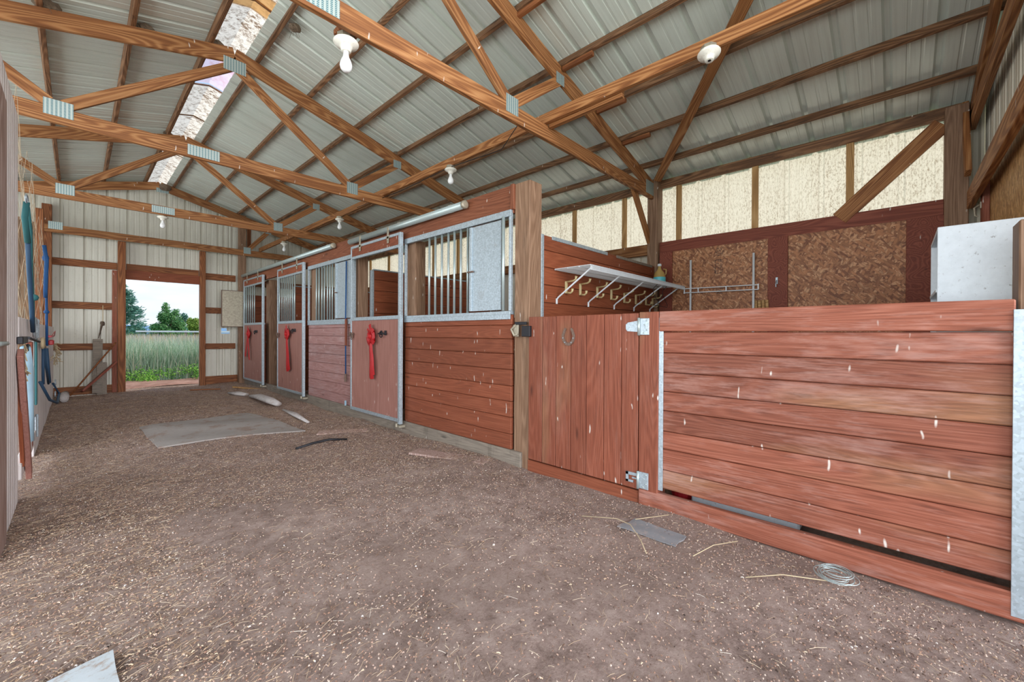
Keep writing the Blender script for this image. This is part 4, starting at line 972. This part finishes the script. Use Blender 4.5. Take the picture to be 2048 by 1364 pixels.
B().box(XL, XL+.012, 6.05, 6.25, .10, .30, .002).tube([(XL+.014, 6.15, .09), (XL+.014, 6.15, .31)], .010, 8).build('plate', 'galvanised', t)
# wire netting above the low partition
b = B(); zt0 = lambda y: 2.95-.10*(y-4.6)
def npt(i, j, n=14, m=11):
    y = 4.62+(9.0-4.62)*i/n; z0 = 1.22; z1 = 2.92-.13*(y-4.6); z = z0+(z1-z0)*j/m
    return Vector((XL-.045+.025*math.sin(i*1.3+j*.7), y+.03*math.sin(j*1.7+i), z+.025*math.sin(i*2.1+j)-.05*math.sin(i*.9)*math.sin(math.pi*j/15)))
for i in range(15):
    for j in range(12):
        if i < 14: b.bar(npt(i, j), npt(i+1, j-(1 if j > 0 else 0)), .0022, .0022)
        if j < 11: b.bar(npt(i, j), npt(i, j+1), .0022, .0022)
o = b.build('wire_netting', 'net_wire'); tag(o, 'rusty wire netting sagging above the low left partition', 'netting')
def slats(y, x0, x1, z0, z1, name, lb, mat='dark_slat'):
    b = B(); x = x0
    while x < x1: b.box(x, x+.024, y, y+.012, z0+random.uniform(-.01, .01), z1+random.uniform(-.02, .02), .001); x += .031
    b.box(x0, x1, y+.012, y+.03, z0+.1, z0+.18).box(x0, x1, y+.012, y+.03, z1-.2, z1-.12)
    tag(b.build(name, mat), lb, 'slats')
slats(7.0, -.95, -.34, .1, 2.36, 'slatted_screen', 'brown slatted screen behind the wire netting, nearer one')
slats(9.15, -1.1, -.34, .1, 2.72, 'slatted_screen', 'dark brown slatted screen behind the wire netting, farther one')
post(XL-.13, XL-.05, 9.0, 9.1, 2.9, 'thin brown post at the far end of the wire netting', 'framing_wood_z')
# ropes and halters hanging on the left
t = thing('hanging_rope', 'teal rope looped from a steel ring on the netting', 'rope', (XL+.03, 4.75, 1.1), 'ropes and halters on the left')
B().tube([(XL+.03, 4.62+.09*math.cos(a), 2.08+.03*math.sin(a)) for a in np.linspace(0, 6.28, 16)[:-1]], .006, 8, closed=True).build('ring', 'galvanised', t, smooth=True)
B().tube([(XL+.03, 4.60, 2.06), (XL+.02, 4.62, 1.95), (XL+.03, 4.70, 1.78)], .017, 8).build('thick_rope', 'teal_rope', t, smooth=True)
B().tube([(XL+.03, 4.72, 2.05), (XL+.035, 4.90, 1.9), (XL+.03, 5.05, 1.6), (XL+.03, 5.24, 1.38), (XL+.03, 5.30, 1.15)], .010, 8).build('rope', 'teal_rope', t, smooth=True)
B().tube([(XL+.03, 4.70, 1.80), (XL+.03, 4.82, 1.60), (XL+.03, 5.10, 1.28), (XL+.03, 5.24, 1.12)], .014, 8).build('strap', 'navy_strap', t, smooth=True)
B().ball((XL+.04, 5.16, 1.40), .028, 8).build('knot', 'teal_rope', t, smooth=True)
t = thing('hanging_rope', 'bright blue lead rope hanging in front of the netting', 'rope', (XL+.03, 7.3, 1.0), 'ropes and halters on the left')
B().tube([(XL+.02, 7.20, 2.12), (XL+.04, 7.18, 1.95), (XL+.03, 7.22, 1.6), (XL+.03, 7.25, 1.52)], .018, 8).build('coil', 'blue_rope', t, smooth=True)
B().tube([(XL+.03, 7.30, 2.0), (XL+.03, 7.42, 1.6), (XL+.03, 7.50, 1.2), (XL+.03, 7.55, .95)], .012, 8).build('rope', 'blue_rope', t, smooth=True)
B().ball((XL+.03, 7.24, 1.98), .042, 8, (.7, 1, 1)).ball((XL+.03, 7.47, 1.36), .026, 8).build('knot', 'blue_rope', t, smooth=True)
t = thing('halter', 'dark teal halter strap with a snap hook on the low left partition', 'halter', (XL+.02, 6.0, .4), 'ropes and halters on the left')
B().box(XL+.005, XL+.02, 5.98, 6.06, .42, 1.18, .004).build('strap', 'teal_rope', t)
B().tube([(XL+.03, 5.55+.16*math.cos(a), 1.15+.09*math.sin(a)) for a in np.linspace(0, 6.28, 14)[:-1]], .008, 8, closed=True).box(XL+.01, XL+.04, 5.80, 5.90, 1.06, 1.24, .01).build('snap_hook', 'galvanised', t)
t = thing('halter', 'navy halter with steel rings dangling from the low left partition', 'halter', (XL+.02, 7.2, .5), 'ropes and halters on the left')
b = B().tube([(XL+.03, 6.72, .98), (XL+.03, 6.75, .55)], .012, 8).tube([(XL+.03, 7.4, .92), (XL+.05, 7.5, .50)], .018, 8)
b.tube([(XL+.03, 6.2, .62), (XL+.08, 6.7, .38), (XL+.12, 7.4, .26), (XL+.12, 8.1, .30), (XL+.08, 7.6, .48)], .013, 8).tube([(XL+.03, 6.8, .93), (XL+.05, 7.35, .50)], .010, 8)
b.build('straps', 'navy_strap', t, smooth=True)
for y, z in ((7.55, .50), (7.5, .36)): B().tube([(XL+.10, y+.06*math.cos(a), z+.03*math.sin(a)) for a in np.linspace(0, 6.28, 12)[:-1]], .007, 6, closed=True).build('ring', 'galvanised', t, smooth=True)
t = thing('halter', 'knotted pale rope halter end beside the navy halter', 'halter', (XL+.02, 6.9, .95), 'ropes and halters on the left')
B().tube([(XL+.03, 6.70+.12*math.cos(a), 1.0+.05*math.sin(a*2)) for a in np.linspace(0, 6.28, 14)[:-1]], .014, 8, closed=True).tube([(XL+.03, 6.8, 1.0), (XL+.03, 7.2, .94)], .010, 8).build('rope', 'twine', t, smooth=True)
t = thing('plastic_holder', 'small red plastic holder on the far end of the low left partition', 'holder', (XL, 8.6, 1.0))
B().box(XL, XL+.05, 8.2, 9.2, 1.045, 1.07, .003).box(XL, XL+.05, 8.9, 9.2, .93, 1.0, .01).build('tray', 'red_plastic', t)
B().tube([(XL+.05, 8.2, 1.06), (XL+.07, 8.7, 1.13), (XL+.05, 9.2, 1.06)], .005, 6).build('loop', 'red_plastic', t)
b = B()
for k in range(40):
    p = Vector((XL+.03+random.uniform(0, .05), 9.3+random.uniform(-.1, .15), .95-.012*k*.6)); b.bar(p, p+Vector((random.uniform(-.03, .06), random.uniform(-.1, .1), random.uniform(-.10, .02))), .008, .008)
tag(b.build('twine_tuft', 'twine'), 'tuft of straw twine below the red holder', 'twine')
tag(B().tube([(-.14, 9.95, .01), (-.15, 10.35, .03), (-.14, 10.75, .02)], [.05, .065, .05], 12).build('rolled_cloth', 'limed_cloth', smooth=True), 'short pale rolled bundle on the floor by the far left corner', 'bundle')
# clutter against the far wall, left of the doorway
tag(B().tube([(-.08, 10.38, .02), (.50, 10.60, .93)], .014, 8).build('wooden_pole', 'framing_wood', smooth=True), 'thin wooden pole leaning against the left doorway jamb', 'pole')
tag(beam('leaning_board', (.06, 10.46, .07), (.50, 10.62, .56), .035, .16, 'maroon_board', up=(0, -1, 0)), 'dark red board leaning toward the left doorway jamb', 'board')
tag(beam('leaning_board', (.255, 10.68, .0), (.27, 10.87, .99), .13, .03, 'grey_board', up=(0, 1, 0)), 'grey board standing upright against the far wall', 'board')
tag(B().box(.25, .385, 10.70, 10.735, -.05, .56).build('short_board', 'grey_board'), 'short grey board standing on the floor by the doorway jamb', 'board')
t = thing('frayed_rope', 'frayed brown cord hanging on the far wall', 'cord', (.32, 10.8, 1.0))
B().tube([(.335, 10.86, 1.62), (.335, 10.86, 1.32)], .006, 6).build('cord', 'twine', t)
b = B().ball((.33, 10.86, 1.28), .035, 8, (1, .6, 1.3), .2).tube([(.32, 10.86, 1.25), (.30, 10.86, 1.12), (.275, 10.86, 1.0)], [.02, .012, .006], 6).tube([(.31, 10.86, 1.15), (.30, 10.86, .96)], .005, 6)
b.build('frayed_end', 'bark', t)

# ================================================================ FLOOR CLUTTER
def patch(name, poly, z, mat, lb, cat, th=.008, sub=10, bumpy=.006):
    """thin sheet lying on the ground: bilinear quad, slightly wavy, with thickness"""
    A, Bq, Cq, D = [Vector((*p, 0)) for p in poly]; b = B(); V = []
    n = sub
    for s_, dz in ((0, th), (1, 0)):
        for j in range(n+1):
            for i in range(n+1):
                u, v = i/n, j/n; p = (A*(1-u)+Bq*u)*(1-v)+(D*(1-u)+Cq*u)*v
                edge = min(u, v, 1-u, 1-v); jx = .004*math.sin(9*u+5*v)*(edge == 0)
                V.append((p.x+jx, p.y+jx, gz(p.x, p.y)+z+dz+bumpy*math.sin(7*u+3*v)*math.cos(5*v)))
    m = (n+1)**2; Fc = []
    for j in range(n):
        for i in range(n):
            q = j*(n+1)+i; Fc += [(q, q+1, q+n+2, q+n+1), (m+q, m+q+n+1, m+q+n+2, m+q+1)]
    for i in range(n):
        for a, b2 in ((i, i+1), ((n+1)*n+i+1, (n+1)*n+i), ((i+1)*(n+1), i*(n+1)), (i*(n+1)+n, (i+1)*(n+1)+n)): Fc.append((a, a+m, b2+m, b2))
    b.add(V, Fc); return tag(b.build(name, mat), lb, cat)
patch('rubber_mat', [(.497, 6.42), (.55, 5.30), (1.80, 4.95), (1.65, 6.68)], .003, 'rubber_mat', 'large grey mat half buried in straw on the aisle floor', 'mat', .014)
patch('scrap_sheet', [(-.45, 1.985), (.088, 2.025), (.108, 1.60), (-.45, 1.55)], .010, 'pale_sheet', 'pale grey sheet poking in at the bottom left corner', 'sheet', .01, 8, .002)
patch('scrap_plate', [(2.19, 1.20), (2.335, 1.155), (2.335, .85), (2.21, .865)], .006, 'slate_scrap', 'thin grey scrap plate on the dirt before the plank gate', 'plate', .006, 8, .002)
tag(beam('loose_stick', (1.487, 9.864, .02), (1.926, 9.64, .02), .035, .02, 'framing_wood'), 'brown stick on the floor near the far doorway', 'stick')
def lump(name, pts, rs, lb, flat=.45):
    b = B().tube(pts, rs, 14); b.v = [(v[0], v[1], v[2]*flat+(1-flat)*.005) for v in b.v]
    tag(b.build(name, 'limed_cloth', smooth=True), lb, 'cloth', 'pale rolls on the aisle floor')
lump('rolled_cloth', [(1.93, 8.95, .02), (2.0, 8.7, .04), (2.07, 8.45, .03)], [.04, .08, .05], 'farthest short pale roll on the aisle floor')
lump('rolled_cloth', [(2.08, 8.2, .03), (2.10, 7.8, .08), (2.09, 7.2, .09), (2.10, 6.85, .06)], [.04, .075, .08, .05], 'longest pale roll on the aisle floor, middle of the three', .6)
lump('rolled_cloth', [(2.06, 6.5, .01), (2.04, 6.0, .02), (1.98, 5.35, .01)], [.02, .045, .02], 'nearest thin pale roll on the aisle floor', .5)
tag(B().tube([(1.45, 4.22, .005), (1.62, 4.25, .02), (1.78, 4.24, .03), (1.94, 4.19, .01)], .012, 8).build('hose_piece', 'black_iron', smooth=True), 'short piece of black hose on the floor past the mat', 'hose')
for i, (p, q, lb) in enumerate((((1.85, 4.72), (2.30, 4.45), 'pale plank edge showing in the straw below the nearest sliding door'), ((2.20, 3.35), (2.46, 2.60), 'reddish plank half buried before the near stall front'))):
    tag(beam('buried_board', (*p, .0), (*q, .0), .16, .02, 'weathered_pink_board'), lb, 'board')
tag(beam('buried_board', (2.20, 9.9, .01), (2.50, 9.2, .0), .05, .03, 'pale_stud_wood'), 'thin pale board on the floor by the far stall front', 'board')
b = B()
for k in range(9):
    R = random.uniform(.045, .075); cx = 2.39+random.uniform(-.012, .012); cy = .20+random.uniform(-.015, .015); tx, ty = random.uniform(-.2, .2), random.uniform(-.2, .2)
    b.tube([(cx+R*math.cos(a)*1.05, cy+R*math.sin(a), .014+.003*k+tx*R*math.cos(a)*.3+ty*R*math.sin(a)*.3) for a in np.linspace(0, 6.28, 22)[:-1]], .0016, 5, closed=True)
tag(b.build('wire_coil', 'galvanised_pipe', smooth=True), 'small tangled coil of thin steel wire before the low plank wall', 'wire')
for pts, lb in (([(2.12, 1.40, .01), (2.22, 1.22, .018), (2.20, 1.12, .02), (2.08, 1.0, .018), (1.98, .92, .012)], 'long curved straw stalk before the plank gate'), ([(2.50, 1.02, .012), (2.36, 1.10, .014), (2.30, 1.14, .012)], 'yellow straw stalk by the grey scrap plate'), ([(2.44, .62, .012), (2.30, .70, .014), (2.12, .74, .012)], 'pale curved stalk before the low plank wall'), ([(2.10, .50, .012), (2.24, .38, .014), (2.33, .22, .012)], 'pale long stalk leading to the wire coil')):
    tag(B().tube(pts, .0022, 5).build('straw_stalk', 'twine', smooth=True), lb, 'stalk', 'single long stalks')

# scattered straw and chips (uncountable litter)
def litter(name, n, dens, lmin, lmax, wmin, wmax, mat, lb, aniso=None, lift=.0):
    V = []; Fc = []; k = 0; tries = 0
    while k < n and tries < n*12:
        tries += 1
        u = random.random(); y = -1.2+12.4*u**1.55; x = random.uniform(-.3, 2.56) if y > 1.3 else random.uniform(-.8, 2.56)
        if random.random() > dens(x, y): continue
        L = random.uniform(lmin, lmax)*(.6+.4*random.random()); a = random.uniform(0, math.pi) if aniso is None or random.random() > .5 else aniso+random.gauss(0, .35)
        wd = random.uniform(wmin, wmax); dx, dy = math.cos(a), math.sin(a); z = gz(x, y)+random.uniform(.001, .010)+lift
        tz = random.uniform(-.10, .14)*L; bend = random.uniform(-.03, .03)*L; o = len(V)
        for q, s in ((-.5, 0), (0, 1), (.5, 0)):
            cx = x+dx*L*q-dy*bend*s; cy = y+dy*L*q+dx*bend*s; cz = z+tz*q+.002*s
            V += [(cx-dy*wd/2, cy+dx*wd/2, cz), (cx, cy, cz+wd*.5), (cx+dy*wd/2, cy-dx*wd/2, cz)]
        for i in (0, 3): Fc += [(o+i, o+i+3, o+i+4, o+i+1), (o+i+1, o+i+4, o+i+5, o+i+2)]
        k += 1
    b = B(); b.v = V; b.f = Fc
    tag(b.build(name, mat), lb, 'straw', kind='stuff')
def patchy(x, y): return ((x-.75)/.42)**2+((y-2.75)/.55)**2 < 1+.5*math.sin(9*x+5*y) or ((x-1.35)/.5)**2+((y-1.3)/.8)**2 < .8+.4*math.sin(7*x-6*y)
def d_straw(x, y):
    if patchy(x, y): return .10
    s = .5+.5*math.sin(x*2.3+y*1.1)*math.cos(y*.8-x)
    d = .30+.6*s
    if y < 3.2: d *= .55 if x > .5 else 1.0
    if x > 1.0 and y < 2.6: d *= .45
    if .55 < x < 1.7 and 5.2 < y < 6.5: d *= .8
    return min(1, d+(.25 if x < .3 else 0)+(.3 if x > 2.25 and y > 2.3 else 0))
litter('loose_straw', 52000, d_straw, .012, .075, .0008, .0018, 'straw_bits', 'dry straw strewn over the dirt floor', aniso=.5)
litter('wood_chips', 110000, lambda x, y: (.9 if .55 > x or y > 3 else .6)*(.35 if patchy(x, y) else 1), .003, .012, .002, .007, 'chip_bits', 'fine wood chips and pebbles over the dirt floor')

litter('pale_shavings', 12000, lambda x, y: 1.0 if (x < .35 and y < 3.6) else (.12 if y < 5 else .35), .006, .018, .003, .006, 'straw_bits', 'pale wood shavings thick at the lower left of the floor')
# ================================================================ OUTSIDE THE FAR DOORWAY
def blades(name, n, fx, fy, hmin, hmax, wd, mat, lb, lean=.25, z0=-.08):
    V = []; Fc = []
    for k in range(n):
        y = fy(); x = fx(y); h = random.uniform(hmin, hmax); a = random.uniform(0, 6.28); ln = random.gauss(0, lean)*h; lx, ly = math.cos(a)*ln, math.sin(a)*ln
        b_ = random.uniform(0, 6.28); wx, wy = math.cos(b_)*wd/2, math.sin(b_)*wd/2; o = len(V)
        V += [(x-wx, y-wy, z0), (x+wx, y+wy, z0), (x+lx*.35-wx*.8, y+ly*.35-wy*.8, z0+h*.55), (x+lx*.35+wx*.8, y+ly*.35+wy*.8, z0+h*.55), (x+lx, y+ly, z0+h)]
        Fc += [(o, o+1, o+3, o+2), (o+2, o+3, o+4)]
    b = B(); b.v = V; b.f = Fc; return tag(b.build(name, mat), lb, 'grass', kind='stuff')
wedge = lambda y: random.uniform(.055*y-.5, .175*y+.7)
blades('tall_grass', 26000, wedge, lambda: 12.9+11*random.random()**1.5, .55, 1.12, .016, 'grass_tall', 'tall pale meadow grass beyond the far doorway')
blades('grass_heads', 4500, wedge, lambda: 14.5+9*random.random(), .95, 1.20, .03, 'grass_heads', 'pinkish and yellow seed heads above the meadow grass')
def leafcloud(b, c, r, n, s, flat=1.0):
    for k in range(n):
        d = Vector((random.gauss(0, 1), random.gauss(0, 1), random.gauss(0, 1))).normalized()*(random.random()**.45)
        p = Vector(c)+Vector((d.x*r[0], d.y*r[1], d.z*r[2])); u = Vector((random.gauss(0, 1), random.gauss(0, 1), random.gauss(0, flat))).normalized()*s*random.uniform(.6, 1.3); v = u.orthogonal().normalized()*s*.5
        b.add([p-u, p+v, p+u, p-v], [(0, 1, 2, 3)])
b = B()
for k in range(90):
    y = random.uniform(12.1, 13.3); leafcloud(b, (random.uniform(.1, 3.1), y, random.uniform(.02, .25)), (.16, .16, .14), 60, .022)
tag(b.build('green_weeds', 'weed_leaf'), 'bright green low weeds just outside the far doorway', 'weeds', kind='stuff')
t = thing('rail_fence', 'white rail fence crossing the meadow', 'fence', (4, 22, 0))
B().box(1.6, 12.0, 22.0, 22.04, 1.125, 1.19, .004).build('rail', 'white_fence_paint', t)
for x in (3.18, 6.0, 8.8): B().box(x-.04, x+.04, 22.04, 22.12, -.1, 1.22, .004).build('fence_post', 'grey_board', t)
def conifer(x, y, h, R, lb):
    t = thing('conifer', lb, 'tree', (x, y, 0), 'trees beyond the meadow')
    B().tube([(x, y, -.1), (x, y, h*.95)], [.18, .02], 8).build('trunk', 'bark', t)
    b = B()
    for k in range(260):
        q = random.random()**.8; z = .3+q*(h-.3); rr = R*(1-q)**.75+.06; a = random.uniform(0, 6.28)
        tip = Vector((x+rr*math.cos(a), y+rr*math.sin(a), z+.12*rr)); base = Vector((x, y, z-.05))
        for m in range(26):
            u = random.random()**.6; p = base.lerp(tip, u)+Vector((random.gauss(0, .07), random.gauss(0, .07), random.gauss(0, .05)-.06*u)); d = Vector((math.cos(a)+random.gauss(0, .5), math.sin(a)+random.gauss(0, .5), random.gauss(.2, .4))).normalized()*.09; v = d.orthogonal().normalized()*.022
            b.add([p-d, p+v, p+d, p-v], [(0, 1, 2, 3)])
    b.build('foliage', 'leaf_conifer', t)
conifer(1.35, 25.5, 3.30, 1.25, 'tall blue-green conifer at the left of the doorway view')
def bushy(x, y, h, r, lb, mat, n=5200, s=.06, blobs=9):
    t = thing('leafy_tree', lb, 'tree', (x, y, 0), 'trees beyond the meadow')
    B().tube([(x, y, -.1), (x+.05, y, h*.8)], [.08, .02], 8).build('trunk', 'bark', t)
    b = B()
    for k in range(blobs):
        a = random.uniform(0, 6.28); q = random.random(); rr = r*(1-q*.75)*.55
        leafcloud(b, (x+rr*math.cos(a)*1.15, y+rr*math.sin(a), h*(.10+.80*q)), (r*.48*(1.2-q*.85),)*2+(h*.13,), n//blobs, s)
    b.build('foliage', mat, t)
bushy(3.50, 29, 2.75, 1.05, 'small rounded green tree in the middle of the doorway view', 'leaf_round', n=8000, blobs=30)
bushy(4.50, 32, 2.35, 1.05, 'dark low tree right of the small rounded one', 'leaf_conifer', blobs=12)
bushy(4.72, 30, 2.05, .95, 'yellow-green bushy tree at the right of the doorway view', 'leaf_yellow', blobs=12)
for x, r_, h_, lb in ((2.55, 1.0, 1.65, 'low dark green bush just right of the conifer'), (3.55, 1.2, 1.75, 'low green bush behind the rounded tree'), (4.6, 1.2, 1.8, 'low green bush behind the dark low tree'), (5.7, 1.2, 1.8, 'low green bush at the right doorway jamb')):
    bushy(x, 34.5, h_, r_, lb, 'leaf_round', n=4000, blobs=14)
